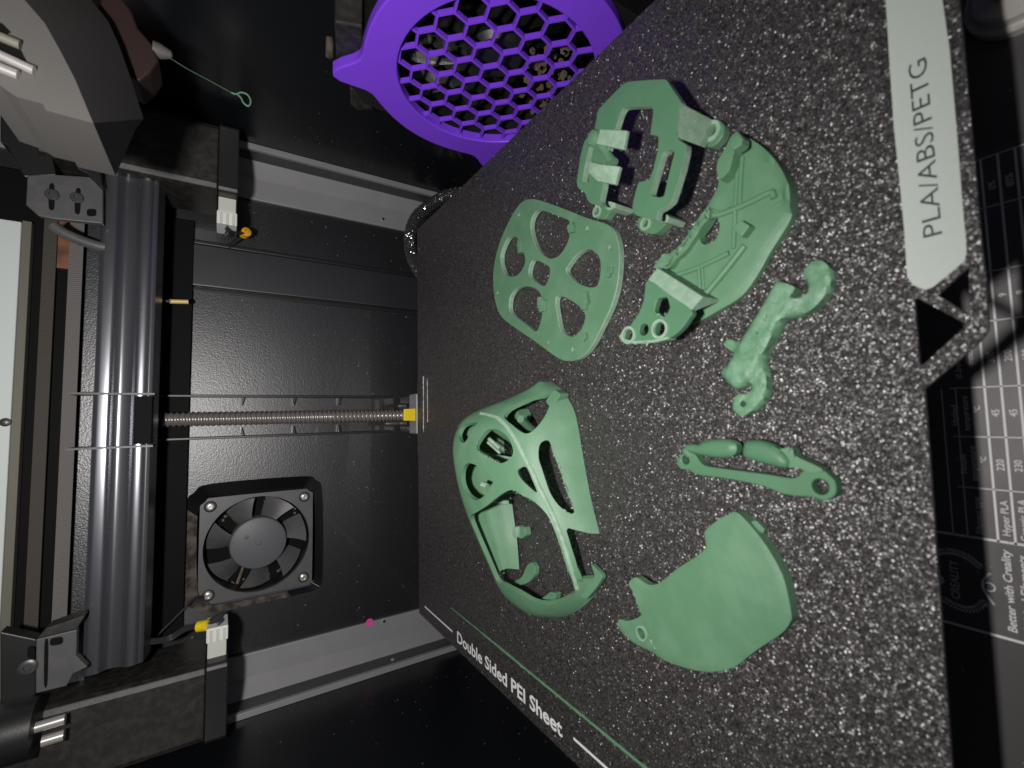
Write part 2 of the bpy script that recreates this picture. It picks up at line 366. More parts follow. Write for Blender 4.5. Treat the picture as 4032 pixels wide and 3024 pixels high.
for k in range(7):
    a0 = 2*math.pi*k/7+.25; mb = MB(); nr, na = 5, 7; v = []
    for side in (0, .7):
        for i in range(nr+1):
            r = 15+12.2*i/nr
            for j in range(na+1):
                w = j/na; a = a0+w*.55-.12*(i/nr)+(.08*(w-.5)*(i/nr)); v.append((FX+r*math.cos(a), FY+3.6+8*w-1.2*math.sin(w*math.pi)+side, FZ+r*math.sin(a)))
    m0 = (nr+1)*(na+1); f = []
    for i in range(nr):
        for j in range(na):
            q = i*(na+1)+j; f += [(q, q+1, q+na+2, q+na+1), (m0+q, m0+q+na+1, m0+q+na+2, m0+q+1)]
    ring = [j for j in range(na+1)]+[i*(na+1)+na for i in range(1, nr+1)]+[nr*(na+1)+j for j in range(na-1, -1, -1)]+[i*(na+1) for i in range(nr-1, 0, -1)]
    f += [(ring[i], ring[(i+1) % len(ring)], m0+ring[(i+1) % len(ring)], m0+ring[i]) for i in range(len(ring))]
    mb.add(v, f); mb.build('blade', 'fan', t, 40)
for k in range(3):
    a = .5+k*2.1; mb = MB(); mb.tube([(FX+10*math.cos(a), FY+14.2, FZ+10*math.sin(a)), (FX+28*math.cos(a+.15), FY+14.2, FZ+28*math.sin(a+.15))], 1.1, 8); mb.build('strut', 'tan', t, 40)
mb = MB()
for i in range(60):
    a = random.uniform(0, 6.28); r = random.uniform(23, 27.8); q = (FX+r*math.cos(a), FY+random.uniform(10.5, 14), FZ+r*math.sin(a)); d = random.uniform(.2, .8)
    mb.box(q[0]-d, q[0]+d*.8, q[1]-.3, q[1]+.5, q[2]-d*.7, q[2]+d)
o = mb.build('lint', 'tan', t); o['kind'] = 'stuff'
for a in (-25.2, 25.2):
    for b in (-25.2, 25.2):
        mb = MB(); mb.lathe([(3.4, .35), (3.2, -.3), (2.5, -.9), (1.25, -.95), (1.2, .1)], (FX+a, FY, FZ+b), 'y', 22)
        o = mb.build('screw', 'dark_steel', t, 40); mb = MB(); mb.lathe([(2.1, -.96), (1.5, -1.35), (1.15, -1.35), (1.1, -.2)], (FX+a, FY, FZ+b), 'y', 16); mb.build('screw_cap', 'steel', o, 40)
# wires of the fan
pts = [(-100.5, 171, 108), (-99, 168, 112), (-102, 165, 116), (-107, 162, 122), (-112, 158, 128), (-116, 150, 131)]
for d in (0, 1.2):
    mb = MB(); mb.tube([(p[0]-d*.5, p[1]-d, p[2]+d*.6) for p in spl(pts, 6, False)], .55, 8)
    tag(mb.build('fan_wire', 'wire', None, 40), 'thin black wire running from the corner of the axial fan to the dark beam', 'wire', 'wires of the axial fan')

# ------------------------------------------------------------------ rear lead screw
def threaded(name, x, y, z0, z1, r, m, parent, pitch=2.0, amp=.55):
    nz = int((z1-z0)/pitch*8); na = 28; v = []; f = []
    for i in range(nz+1):
        z = z0+(z1-z0)*i/nz
        for k in range(na):
            a = 2*math.pi*k/na; ph = ((z/pitch-k/na) % 1.0); w = min(1, max(0, 2.2*abs(ph-.5)-.1)); rr = r-amp*(1-w)
            v.append((x+rr*math.cos(a), y+rr*math.sin(a), z))
    f = [(i*na+k, i*na+(k+1) % na, (i+1)*na+(k+1) % na, (i+1)*na+k) for i in range(nz) for k in range(na)]+[tuple(range(na))[::-1], tuple(range(nz*na, (nz+1)*na))]
    return obj(name, v, f, m, parent, 50)
t = thing('lead_screw', 'steel lead screw standing in front of the rear wall', 'lead screw')
threaded('threaded_rod', .6, 158, -148, 137, 4.2, 'thread', t, 2.6, .95)
mb = MB(); mb.lathe([(5, 128), (5, 139)], (.6, 158, 0), 'z', 24); mb.build('top_bearing', 'black', t, 40)
# carriage of the bed behind the sheet with its yellow tag
t = thing('bed_carriage', 'grey carriage block with yellow tag behind the sheet edge', 'carriage')
xs = [py('L', [p], 140)[0] for p in [(640, 560), (640, 975), (705, 570), (800, 970)]]
mb = MB(); mb.box(-11.2, 14.2, 124, 137, -16, -1.5); mb.build('block', 'grey', t, None, .6)
mb = MB(); mb.box(-11.2, 14.2, 137.2, 163, -16, -4); mb.build('rear_block', 'black', t, None, .6)
for a, b in ((550, 660), (630, 660), (560, 885), (635, 885), (380, 890)):
    q = on('L', (a, b), 1, 150); mb = MB(); mb.lathe([(2.0, -9), (2.0, 0), (1.5, .9), (.6, 1.3)], (q[0], q[1], q[2]-1), 'z', 18); mb.build('nut', 'dark_steel', t, 40)
yq = py('L', [(622, 700), (775, 692), (775, 630), (797, 640), (800, 905), (778, 910), (775, 852), (622, 850)], 128)
mb = MB(); mb.prism(yq, FRONT, 126.5, 128); mb.build('yellow_tag', 'yellow', t, None, .2)

# ------------------------------------------------------------------ rear beam, belts, top panel
BY = 126.0
t = thing('rear_beam', 'glossy dark beam with two rounded ridges across the rear', 'beam')
zb = on('2', (960, 500), 1, BY)[2]; zt = on('2', (600, 500), 1, BY+2)[2]
prof = [(BY+16, zb+.2), (BY+3, zb), (BY+1.2, zb+.8), (BY+.9, zb+2.0), (BY+.25, zb+2.9), (BY, zb+3.9), (BY, zb+5.4), (BY+.4, zb+6.6), (BY+1.8, zb+8), (BY+2.6, zb+10.5), (BY+2.8, zb+12.6), (BY+2.0, zb+14.2), (BY+.9, zb+15.2), (BY+.5, zb+16.2), (BY+.5, zb+18.6), (BY+.9, zt-1), (BY+3, zt), (BY+16, zt+.4)]
mb = MB(); pp = spl(prof, 3); mb.prism(pp, SIDE, -111, 118); o = mb.build('beam_body', 'beam', t, 30)
mb = MB(); bu, bl = 12.4, -11.2
mb.prism([(a-1.1, b) for a, b in pp], SIDE, bl, bu); o = mb.build('screw_bracket', 'beam', t, 30)
for x in (bl-.5, bu+.5):
    e = MB(); e.box(x-.45, x+.45, BY-1.4, BY+14, zb-1, zt+8); e.build('bracket_edge', 'black', t)
e = MB(); e.box(bl+.6, bu-.6, BY-1.5, BY+12, zb-.4, zb+6.2); e.build('bracket_foot', 'pit', t, None, .4)
e = MB(); e.box(-116, 116, YW-4, YW-.02, 117.3, 150); tag(e.build('beam_shadow_strip', 'pit', None, None, .3), 'dull black strip standing for the shadow on the rear wall under the dark beam', 'strip')  # black strip added to widen the shadow the beam casts on the wall
q0, q1 = on('2', (1055, 295), 1, 150), on('2', (1172, 298), 1, 150); e = MB(); e.tube([q0, q1], 1.2, 12)
t2 = thing('brass_pin', 'small brass pin hanging below the dark beam', 'pin'); e.build('pin_rod', 'khaki_brass', t2, 40)
e = MB(); e.tube(spl([tuple(on('2', p, 1, 148)) for p in [(960, 240), (985, 270), (1010, 288), (1058, 294)]], 5, False), .7, 8); e.build('pin_wire', 'wire', t2, 40)
e = MB(); e.tube(spl([tuple(on('1', p, 1, 128)) for p in [(330, 1400), (400, 1450), (490, 1490), (590, 1525), (660, 1540)]], 6, False), 2.3, 14); tag(e.build('grey_hose', 'plate', None, 40), 'short dark grey hose beside the slotted bracket', 'hose')
# textured strip above the beam
e = MB(); a = on('2', (600, 500), 1, 140)[2]; b = on('2', (515, 500), 1, 140)[2]; e.box(-118, 118, 140, 150, a-1, b); tag(e.build('grained_strip', 'wall', None, None, .3), 'narrow grained black strip above the dark beam', 'strip')
for (xl, xr, yb, m, nm, lab) in ((405, 495, 148, 'belt', 'drive_belt', 'grey toothed drive belt running above the dark beam'), (240, 325, 152, 'belt_dark', 'drive_belt', 'brown drive belt running between grey belt and pale panel')):
    z1 = on('2', (xl, 500), 1, yb)[2]; z0 = on('2', (xr, 500), 1, yb)[2]
    e = MB(); e.box(-122, 122, yb, yb+1.5, z0, z1); tag(e.build(nm, m), lab, 'belt', 'drive belts above the rear beam')
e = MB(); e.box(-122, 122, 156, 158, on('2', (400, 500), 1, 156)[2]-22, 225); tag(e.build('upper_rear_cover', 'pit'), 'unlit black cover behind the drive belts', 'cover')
q = py('1', [(360, 1480), (425, 1480)], 153); q2 = py('2', [(350, 130), (420, 130)], 153)
e = MB(); e.box(76, 100, 153.9, 155.5, q[1][1]-1, q[0][1]+2); tag(e.build('copper_strip', 'copper'), 'copper coloured strip beside the drive belts', 'strip')
t = thing('top_rear_panel', 'pale grey panel with a small screw above the belts', 'panel')
zp = on('2', (95, 500), 1, 150)[2]; mb = MB(); mb.box(-150, 95, 150, 153, zp, zp+45); mb.build('panel_face', 'panel', t, None, .5)
mb = MB(); mb.box(-150, 96, 150.5, 155, zp-3.3, zp-.05); mb.build('panel_rim', 'khaki', t, None, .3)
q = on('2', (33, 1047), 1, 149.9); mb = MB(); mb.lathe([(2.0, 0), (1.9, -.6), (1.1, -1.0), (.5, -1.1)], q, 'y', 18); mb.build('screw', 'dark_steel', t, 40)

# ------------------------------------------------------------------ stepper motors in the rear corners
def motor(s, label):
    t = thing('stepper_motor', label, 'motor', 'stepper motors in the rear corners')
    x0, x1 = sorted((s*118, s*153)); 
    mb = MB(); mb.prism(soft([(x0, 121), (x1, 121), (x1, 160), (x0, 160)], .09), LEVEL, 106, 172); mb.build('motor_body', 'dusty', t, None, .5)
    mb = MB(); mb.prism(soft([(x0-.6, 119.8), (x1+.6, 119.8), (x1+.6, 161), (x0-.6, 161)], .06), LEVEL, 96.8, 105.9); mb.build('end_cap', 'black', t, None, .5)
    a, b = sorted((s*118, s*110)); mb = MB(); mb.box(a, b, 128, 143, 97.5, 105.5); mb.build('plug_socket', 'ivory', t, None, .4)
    return t
motor(-1, 'dusty black stepper motor beside the axial fan'); motor(1, 'black stepper motor below the printing head')
def plug(s, label, c, tagcol, tagat, end, lab2):
    t = thing('motor_plug', label, 'plug', 'plugs of the stepper motors'); a, b = sorted((s*110, s*103))
    mb = MB(); mb.box(a, b, 127.5, 143.5, 96.9, 106.1); mb.build('plug_shell', 'white', t, None, .5)
    for k in range(3): 
        e = MB(); e.box(a-.05, b-1, 127.2, 127.6, 98+2.8*k, 99.2+2.8*k); e.build('slot', 'ivory', t)
    for k in range(4):
        st = (s*103.5, 130+k*3.2, 101.5+.5*(k % 2)); w = [(st[0]-s*2.5, st[1]+1, st[2]-1.5)]
        pts = [st]+w+[(tagat[0]+.35*(k-1.5), tagat[1]+.3*k, tagat[2]+.6*(k % 2))]+[(p[0]+.5*(k-1.5), p[1]+.35*(k-1.5), p[2]+.5*(k % 2)) for p in end]
        mb = MB(); mb.tube(spl(pts, 6, False), .55, 8); mb.build('wire', 'wire', t, 40)
    mb = MB(); P = np.array(tagat); d = np.array(end[0])-P; d = d/np.linalg.norm(d); mb.tube([P-d*2.6, P-d*2.3, P+d*2.3, P+d*2.6], [2.1, 2.6, 2.6, 2.1], 18)
    o = mb.build('marker_sleeve', tagcol, t, 40)
    return t, P
tp = on('1', (1525, 1450), 1, 150); pu, P = plug(1, 'white plug with an orange marker sleeve on its wires', None, 'orange', tuple(tp), [tuple(p1('9', (530, 975), 1, 160)), tuple(p1('9', (450, 1040), 1, 168.5))], '')
text('lettering', 'Y', 'ink', P+np.array([-1.0, -2.75, 1.2]), (0, 0, -1), (1, 0, 0), None, 2.2, pu, 'LEFT', .02)
tq = on('3', (1262, 775), 1, 136); pu, P = plug(-1, 'white plug with a yellow marker sleeve on its wires', None, 'yellow', tuple(tq), [tuple(p1('3', (1160, 790), 1, 140)), tuple(p1('3', (1060, 850), 1, 142)), tuple(p1('3', (930, 872), 1, 138)), tuple(p1('3', (800, 850), 1, 138))], '')
text('lettering', 'X', 'ink', P+np.array([-1.0, -2.75, .6]), (0, 0, -1), (1, 0, 0), None, 2.0, pu, 'LEFT', .02)
# steel pulley pins at the left rear corner
t = thing('idler_pulley', 'round pulley with two bright steel pins above the dusty motor', 'pulley')
for a, b, r in (((270, 1310), (590, 1215), 2.0), ((380, 1420), (580, 1360), 2.1)):
    q0, q1 = on('O', a, 1, 112), on('O', b, 1, 112); mb = MB(); mb.tube([q0, q1], r, 18); mb.build('pin', 'steel', t, 40)
q = on('O', (60, 1350), 1, 116); mb = MB(); mb.lathe([(9, -9), (11, -8.6), (11, 6), (12.5, 6.6), (12.5, 8), (9, 8.3)], q, 'z', 36); mb.build('pulley_wheel', 'black', t, 40)
q = on('O', (150, 1350), 1, 116); 
# brackets that hold the ends of the rear beam
def bracket(k, faces, yv, label, screws, slots):
    t = thing('beam_bracket', label, 'bracket', 'brackets at the ends of the rear beam')
    for i, (nm, poly, y0, y1, m) in enumerate(faces):
        mb = MB(); q = py(k, poly, y0); mb.prism(q, FRONT, y0, y1); mb.build(nm, m, t, None, .4)
    for (c, r) in screws:
        q = on(k, c, 1, yv); mb = MB(); mb.lathe([(r, .2), (r, -.6), (r*.8, -1.0), (r*.45, -1.0), (r*.4, -.2)], q, 'y', 20); mb.build('screw', 'dark_steel', t, 40)
    for poly in slots:
        q = py(k, poly, yv); mb = MB(); mb.prism(soft(q, .3), FRONT, yv-.12, yv+.3); mb.build('slot', 'pit', t)
    return t
bracket('1', [('plate', [(330, 1085), (560, 1100), (640, 1180), (640, 1390), (330, 1360), (240, 1340), (160, 1270), (170, 1090)], 121, 124, 'plate'),
              ('arm', [(0, 600), (120, 620), (270, 650), (330, 800), (280, 820), (330, 1000), (350, 1090), (150, 1100), (40, 900), (0, 880)], 124.5, 134, 'black'),
              ('flange', [(460, 800), (600, 780), (620, 1040), (640, 1170), (540, 1080), (480, 1050)], 118, 121, 'black')], 120.9, 'slotted dark bracket with two screws below the printing head',
        [((325, 1212), 2.4), ((480, 1232), 2.4)], [[(305, 1140), (340, 1140), (340, 1310), (300, 1305)], [(470, 1170), (505, 1170), (500, 1335), (462, 1330)], [(540, 1300), (600, 1300), (600, 1345), (540, 1345)]])
bracket('O', [('plate', [(325, 500), (695, 410), (690, 650), (790, 750), (660, 810), (600, 920), (320, 990)], 118, 122, 'plate'),
              ('hook_wall', [(345, 480), (420, 400), (770, 280), (695, 405), (330, 495)], 118.5, 128, 'dusty'),
              ('back_plate', [(0, 430), (330, 500), (320, 1000), (250, 1040), (0, 1120)], 121, 128, 'black')], 117.9, 'slotted dark bracket beside the steel pulley pins',
        [((255, 745), 3.0)], [[(400, 495), (440, 490), (430, 930), (395, 935)], [(450, 490), (570, 470), (570, 540), (450, 560)], [(250, 560), (318, 570), (315, 680), (245, 670)]])

# ------------------------------------------------------------------ printing head with its nozzle, and the strand hanging from it
t = thing('printing_head', 'grey printing head with a chamfered hood and red nozzle sock', 'printing head')
yA, yB, yC = 2.0, 30.0, 40.0
fr = [(-260, -420), (60, -260), (230, 0), (420, 220), (560, 470), (700, 740), (870, 1150), (430, 1030), (400, 970), (150, 900), (0, 800), (-260, 700)]
lw = [(500, -420), (700, -220), (850, 0), (1010, 200), (1110, 420), (1210, 700), (1300, 980), (1340, 1110)]
A3 = [on('N', p, 1, yA) for p in fr]; B3 = [on('N', p, 1, yB) for p in lw]
mb = MB(); n = len(A3); back = [q+np.array([0, 30, 0]) for q in A3]
mb.add(A3+back, [tuple(range(n))]+[(i, (i+1) % n, n+(i+1) % n, n+i) for i in range(n) if not 1 <= i < 6]+[tuple(range(n, 2*n))]); mb.build('hood', 'tool', t, 20)
top = [A3[0], A3[1]]+A3[2:7]; top = top+[A3[6]]*(len(B3)-len(top)) if len(top) < len(B3) else top
mb = MB(); n = len(B3); bb = [q+np.array([0, 8, 3]) for q in B3]
mb.add(top+B3+bb+[A3[6]+np.array([0, 30, 0])], [(i, i+1, n+i+1, n+i) for i in range(n-1)]+[(n+i, n+i+1, 2*n+i+1, 2*n+i) for i in range(n-1)]+[(n-1, 2*n-1, 3*n-1, 3*n)]); mb.build('lower_chamfer', 'tool', t, 25)
mb = MB(); q = [on('N', p, 1, 36) for p in [(1000, -200), (1230, 100), (1290, 260), (1430, 420), (1480, 560), (1400, 680), (1300, 760), (1200, 700), (900, 100)]]
mb.add(q+[p+np.array([0, 14, 0]) for p in q], [tuple(range(9)), tuple(range(9, 18))]+[(i, (i+1) % 9, 9+(i+1) % 9, 9+i) for i in range(9)]); mb.build('nozzle_sock', 'red', t, None, .8)
nz = on('N', (1500, 480), 1, 38); mb = MB(); mb.lathe([(2.6, 2), (2.4, 0), (1.2, -3.0), (.4, -3.4)], nz, 'z', 18); noz = mb.build('nozzle', 'tool', t, 40)
for a, b, m in (((-30, 330), (190, 420), 'khaki'), ((-30, 500), (320, 660), 'steel'), ((-30, 620), (170, 700), 'steel')):
    q0, q1 = on('N', a, 1, yA-1), on('N', b, 1, yA-1); mb = MB(); mb.tube([q0, q1], 1.1, 12); mb.build('trim_bar', m, t, 40)
for pl_ in ([(-80, 180), (20, 220), (100, 300), (-80, 340)], [(-80, 370), (180, 440), (250, 580), (120, 560), (-80, 480)]):
    q = py('N', pl_, yA-.2); mb = MB(); mb.prism(q, FRONT, yA-.25, yA+.5); mb.build('vent_opening', 'pit', t)
e0 = on('1', (1065, 365), 1, 38); pts = [e0]+[on('1', p, 1, 38) for p in [(1160, 425), (1300, 500), (1400, 555), (1462, 585), (1500, 575), (1540, 590), (1560, 630), (1545, 660), (1515, 640), (1500, 610), (1480, 590)]]
mb = MB(); P = spl([tuple(p) for p in pts], 6, False); mb.tube(P, [.07 if i < 22 else .30 for i in range(len(P))], 8)
tag(mb.build('filament_strand', 'green', None, 40), 'hair thin green filament strand with a curl below the nozzle', 'filament')

# ------------------------------------------------------------------ side fan with the purple guard
CY, CZ = -.5, 11.0; XG = 133.0
t = thing('side_fan_guard', 'purple honeycomb guard ring over the side fan', 'fan guard')
ring = []
for k in range(144):
    a = 2*math.pi*k/144; r = 51.0
    for c in (63, 153, 243, 333):
        d = math.degrees((a-math.radians(c)+math.pi) % (2*math.pi)-math.pi)
        r = max(r, 51+11.8*math.exp(-(abs(d)/6.2)**2.4)+1.6*math.exp(-(d/14)**2))
    ring.append((CY+r*math.cos(a), CZ+r*math.sin(a)))
sheet('ring', ring, [circ((CY, CZ), 39.2, 72)], XG+4.5, XG, 'purple', t, 3.5, SIDE, 35, .5)
hx = []; pit, ang = 10.5, math.radians(16.5); u = np.array([math.cos(ang), math.sin(ang)])*pit; w = np.array([math.cos(ang+math.pi/3), math.sin(ang+math.pi/3)])*pit
c0 = np.array([-24.0, 34.7]); disk = circ((CY, CZ), 39.9, 90)
for i in range(-12, 13):
    for j in range(-12, 13):
        c = c0+u*i+w*j
        if np.hypot(*(c-(CY, CZ))) < 43.5: hx.append([(c[0]+5.55*math.cos(ang+math.pi/6+k*math.pi/3), c[1]+5.55*math.sin(ang+math.pi/6+k*math.pi/3)) for k in range(6)])
sheet('honeycomb', disk, hx, XG+3.2, XG+1.4, 'purple', t, None, SIDE, 30, .18)
t = thing('side_blower', 'black side blower housing behind the purple guard', 'blower')
sq = soft([(CY-48, CZ-52), (CY+47, CZ-52), (CY+47, CZ+40), (CY+36, CZ+51), (CY-48, CZ+50)], .12)
sheet('housing', sq, [circ((CY, CZ), 43, 60)], XG+4.8, 159.8, 'black', t, None, SIDE, 30, .6)
mb = MB(); mb.lathe([(12, 157), (12, 146), (10, 144)], (0, CY, CZ), 'x', 30); mb.build('hub', 'black', t, 40)
for k in range(11):
    a = 2*math.pi*k/11; mb = MB(); n = 6; v = []
    for sd in (0, .9):
        for i in range(n):
            r = 12+27*i/(n-1); aa = a+.35*(i/(n-1))+sd*.03
            v += [(147+sd, CY+r*math.cos(aa), CZ+r*math.sin(aa)), (157, CY+r*math.cos(aa+.18), CZ+r*math.sin(aa+.18))]
    f = [(2*i, 2*i+1, 2*i+3, 2*i+2) for i in range(n-1)]+[(2*n+2*i, 2*n+2*i+2, 2*n+2*i+3, 2*n+2*i+1) for i in range(n-1)]
    f += [(2*i, 2*i+2, 2*n+2*i+2, 2*n+2*i) for i in range(n-1)]; mb.add(v, f); mb.build('blade', 'black', t)
mb = MB()
for k in range(90):
    q = on('G', (random.gauss(1560, 70)-.25*(k*6 % 400), 300+k*6), 0, 143); d = random.uniform(.5, 1.6)
    mb.box(142, 144, q[1]-d, q[1]+d*.6, q[2]-d*.5, q[2]+d)
o = mb.build('dust_buildup', 'tan', t); o['kind'] = 'stuff'
for yy, zz, lab in ((8, 66, 'bracket'),):
    e = MB(); q = [on('G', p, 0, 140) for p in [(185, 100), (360, 130), (350, 360), (215, 380), (195, 330)]]; e.prism([(p[1], p[2]) for p in q], SIDE, 137.9, 150); e.build('mount_tab', 'dusty', t, None, .6)
    q = on('G', (155, 335), 0, 142); e = MB(); e.lathe([(1.5, 6), (1.5, -1), (.8, -1.4)], (q[0], q[1], q[2]), 'x', 16); e.build('screw', 'dust_brown', t, 40)
    e = MB(); q = [on('G', p, 0, 141) for p in [(280, 510), (420, 560), (420, 640), (330, 650), (285, 610)]]; e.prism([(p[1], p[2]) for p in q], SIDE, 137.9, 150); e.build('mount_tab', 'dusty', t, None, .6)

# ------------------------------------------------------------------ braided cable at the back corner of the bed
t = thing('braided_cable', 'black braided cable looping behind the sheet corner', 'cable')
cp = [(1330, 250), (1200, 262), (1050, 300), (880, 395), (720, 510), (590, 630), (515, 770), (475, 940), (470, 1100), (510, 1290), (570, 1440), (680, 1600)]
yy = [112, 116, 120, 124, 127, 129, 130, 130, 129, 127, 124, 120]
C3 = spl([tuple(on('K', p, 1, y)) for p, y in zip(cp, yy)], 8, False)
mb = MB(); mb.tube(C3, 3.3, 18); mb.build('cable_core', 'cord', t, 40)
L = [0.0]
for a, b in zip(C3[:-1], C3[1:]): L.append(L[-1]+float(np.linalg.norm(np.array(b)-a)))
mb = MB()
for d in (1, -1):
    for k in range(8):
        pts = []; a0 = None
        for i in range(0, len(C3)):
            P = Vector(C3[i]); tt = (Vector(C3[min(i+1, len(C3)-1)])-Vector(C3[max(i-1, 0)])).normalized()
            a = (a0-tt*a0.dot(tt)).normalized() if a0 else tt.cross(Vector((0, 1, 0))).normalized(); a0 = a; b = tt.cross(a)
            th = d*L[i]*.42+2*math.pi*k/8; rr = 3.38+.30*math.sin(L[i]*2.6+k*1.57*d); pts.append(tuple(P+(a*math.cos(th)+b*math.sin(th))*rr))
        mb.tube(spl(pts, 2, False), .42, 6)
mb.build('braid', 'cord_strand', t, 50)

# ================================================================== print sheet on its bed
t = thing('print_sheet', 'dark glittering print sheet with a pale lettered tab', 'print sheet')
Y0 = -121.5; tabpts = pz('0', [(3640, 1530), (3854, 1350), (3885, 1310), (3893, 1270), (3887, 1180), (3883, 1100), (3863, 928), (3838, 640), (3808, 320), (3777, 0)])
tx = tabpts[-1]
outline = [(-117.2, 117.5), (-117.5, 117), (-117.5, Y0+6), (-116, Y0+1.5), (-112, Y0)]+[tabpts[0]]+spl(tabpts[1:], 3, False)+[(84, tx[1]), (92, Y0), (112, Y0), (117, Y0+3), (117.5, Y0+8), (117.5, 117), (117, 117.5), (20, 117.5), (18, 118.6), (-22, 118.6), (-24, 117.5)]
h1 = soft(pz('0', [(3600, 1169), (3806, 1277), (3622, 1446)]), .06); h2 = soft(pz('0', [(3812, 1051), (3692, 1160), (3818, 1241)]), .06)
sheet('coated_steel', outline, [h1, h2], 0.0, -.9, 'pei', t, None, LEVEL, 30, .1)
lab = pz('0', [(3488, -60), (3488, 0), (3503, 250), (3520, 500), (3545, 740), (3560, 900), (3572, 1090), (3595, 1122), (3643, 1142), (3674, 1130), (3740, 1078), (3800, 1026), (3806, 990), (3803, 940), (3790, 800), (3768, 520), (3740, 200), (3711, 0), (3703, -60)])
lab = [(82, lab[0][1]), *lab, (82, lab[-1][1])]
sheet('tab_label', lab, [], .06, .005, 'label_w', t, None, LEVEL, 30, 0)
ex, ey = np.array([1, .004, 0]), np.array([0, 1, 0])
text('lettering', 'PLA/ABS/PETG', 'ink', (28.9, -126.15, .06), ex/np.linalg.norm(ex), ey, 31.8, 2.55, t, 'LEFT', .02, bold=-.004)
text('lettering', 'Double Sided PEI Sheet', 'print', (-113.45, 65.3, 0), (.008, -1, 0), (1, .008, 0), 83.5, 5.3, t, 'LEFT', .07, bold=.022)
for a, b, x in ((108.6, 71.0, -110.7), (-24.1, -100, -109.7)):
    mb = MB(); mb.box(x-.45, x+.45, b, a, .004, .035); mb.build('printed_line', 'print', t)
mb = MB(); mb.box(-115.5, 115.5, -117, 116.5, -6, -1.0); tag(mb.build('heated_bed', 'bed', None, None, .5), 'flat heated bed plate carrying the glittering print sheet', 'bed plate')
# purge line with small blobs, wiped residue at the back edge
mb = MB(); yy = np.linspace(71.5, -104, 120); pts = [(-98.9-.8*(71.5-y)/125+random.uniform(-.06, .06), y, .28) for y in yy]
mb.tube(pts, [(.32 if y > 40 else .5)*random.uniform(.85, 1.15) for y in yy], 8)
for i in range(14):
    y = random.uniform(-60, 10); x = -98.9-.8*(71.5-y)/125-random.uniform(.3, .9); mb.tube([(x+.6, y, .3), (x, y-.3, .35), (x-.2, y-.5, .3)], [.3, .35, .15], 6)
tag(mb.build('purge_line', 'green', None, 50), 'thin green purge line extruded along the sheet edge', 'filament')
for a, b, r, lb in (((885, 270), (886, 1000), .24, 'longer pale streak wiped right along the rear rim of the sheet'), ((935, 300), (942, 875), .16, 'shorter fainter streak beside the long one at the sheet rear')):
    q0, q1 = on('L', a, 2, .1), on('L', b, 2, .1); pts = [(q0[0]+(q1[0]-q0[0])*i/40, q0[1]+(q1[1]-q0[1])*i/40+random.uniform(-.05, .05), .08) for i in range(41)]
    mb = MB(); mb.tube(pts, [r*random.uniform(.3, 1.1) for _ in pts], 6)
    tag(mb.build('wiped_residue', 'line', None, 50), lb, 'residue', 'pale streaks at the rear sheet edge')

# ================================================================== the green printed parts
def burrs(pts, n, parent, size=.5, m='green_pale'):
    mb = MB(); P = [np.array(p) for p in pts]
    for i in range(n):
        k = random.randrange(len(P)-1); q = P[k]+(P[k+1]-P[k])*random.random(); d = rng.normal(0, 1, 3); d[2] = abs(d[2]); s = size*random.uniform(.3, 1.2)
        a, b, c = (rng.normal(0, .45*s, 3) for _ in range(3)); mb.add([q+a, q+b, q+c, q+d*s], [(0, 1, 2), (0, 1, 3), (1, 2, 3), (2, 0, 3)])
    o = mb.build('support_crumbs', m, parent); o['kind'] = 'stuff'; return o
def stub(k, p, w, d, h, z, parent):
    """torn-off clip: a few small broken blocks"""
    c = pz(k, [p], z)[0]; mb = MB(); w, d = w*.72, d*.72
    for i in range(5):
        x = c[0]+random.uniform(-.25, .25)*w; y = c[1]+random.uniform(-.25, .25)*d; a, b, e = w*random.uniform(.25, .5), d*random.uniform(.25, .5), h*random.uniform(.5, 1.1)
        an = random.uniform(-.3, .3); pp = [(x+(u*a*math.cos(an)-v*b*math.sin(an)), y+(u*a*math.sin(an)+v*b*math.cos(an))) for u, v in ((-1, -1), (1, -1), (1, 1), (-1, 1))]
        mb.prism(pp, LEVEL, z-.4, z+e)
    return mb.build('clip_stub', 'green', parent, None, .12)

# ---- oval base plate
t = thing('oval_base_plate', 'flat green oval plate with five petal cutouts around a small hole', 'printed part')
zt = 2.4
ob = spl(pz('B', [(470, 175), (540, 175), (640, 205), (800, 265), (950, 325), (1100, 370), (1170, 420), (1205, 500), (1222, 620), (1215, 780), (1195, 920), (1150, 1060), (1080, 1210), (1010, 1350), (940, 1440), (870, 1485), (800, 1497), (730, 1480), (640, 1420), (520, 1330), (400, 1250), (280, 1160), (230, 1090), (200, 980), (188, 850), (195, 720), (220, 600), (260, 480), (310, 370), (370, 260), (420, 200)], zt), 3)
hb = [[(545, 270), (600, 268), (700, 305), (790, 340), (815, 375), (810, 480), (780, 560), (730, 630), (680, 655), (640, 655), (590, 625), (540, 560), (510, 480), (495, 400), (505, 330)],
      [(305, 500), (350, 478), (390, 500), (410, 560), (440, 620), (450, 680), (430, 740), (390, 790), (340, 805), (290, 790), (260, 720), (250, 650), (265, 580)],
      [(520, 670), (560, 680), (620, 710), (650, 740), (645, 810), (620, 870), (590, 880), (530, 845), (485, 800), (480, 750), (500, 690)],
      [(930, 590), (980, 585), (1030, 620), (1060, 670), (1065, 750), (1050, 850), (1020, 890), (960, 890), (880, 860), (810, 800), (785, 755), (800, 720), (860, 640)],
      [(330, 970), (370, 910), (440, 885), (510, 895), (560, 930), (580, 970), (590, 1080), (575, 1180), (550, 1240), (520, 1250), (440, 1190), (350, 1120), (320, 1070), (322, 1010)],
      [(710, 970), (760, 970), (850, 1020), (920, 1080), (940, 1120), (925, 1200), (880, 1270), (830, 1295), (780, 1280), (735, 1230), (715, 1130), (700, 1030)]]
hh = [spl(pz('B', h, zt), 3) for h in hb]
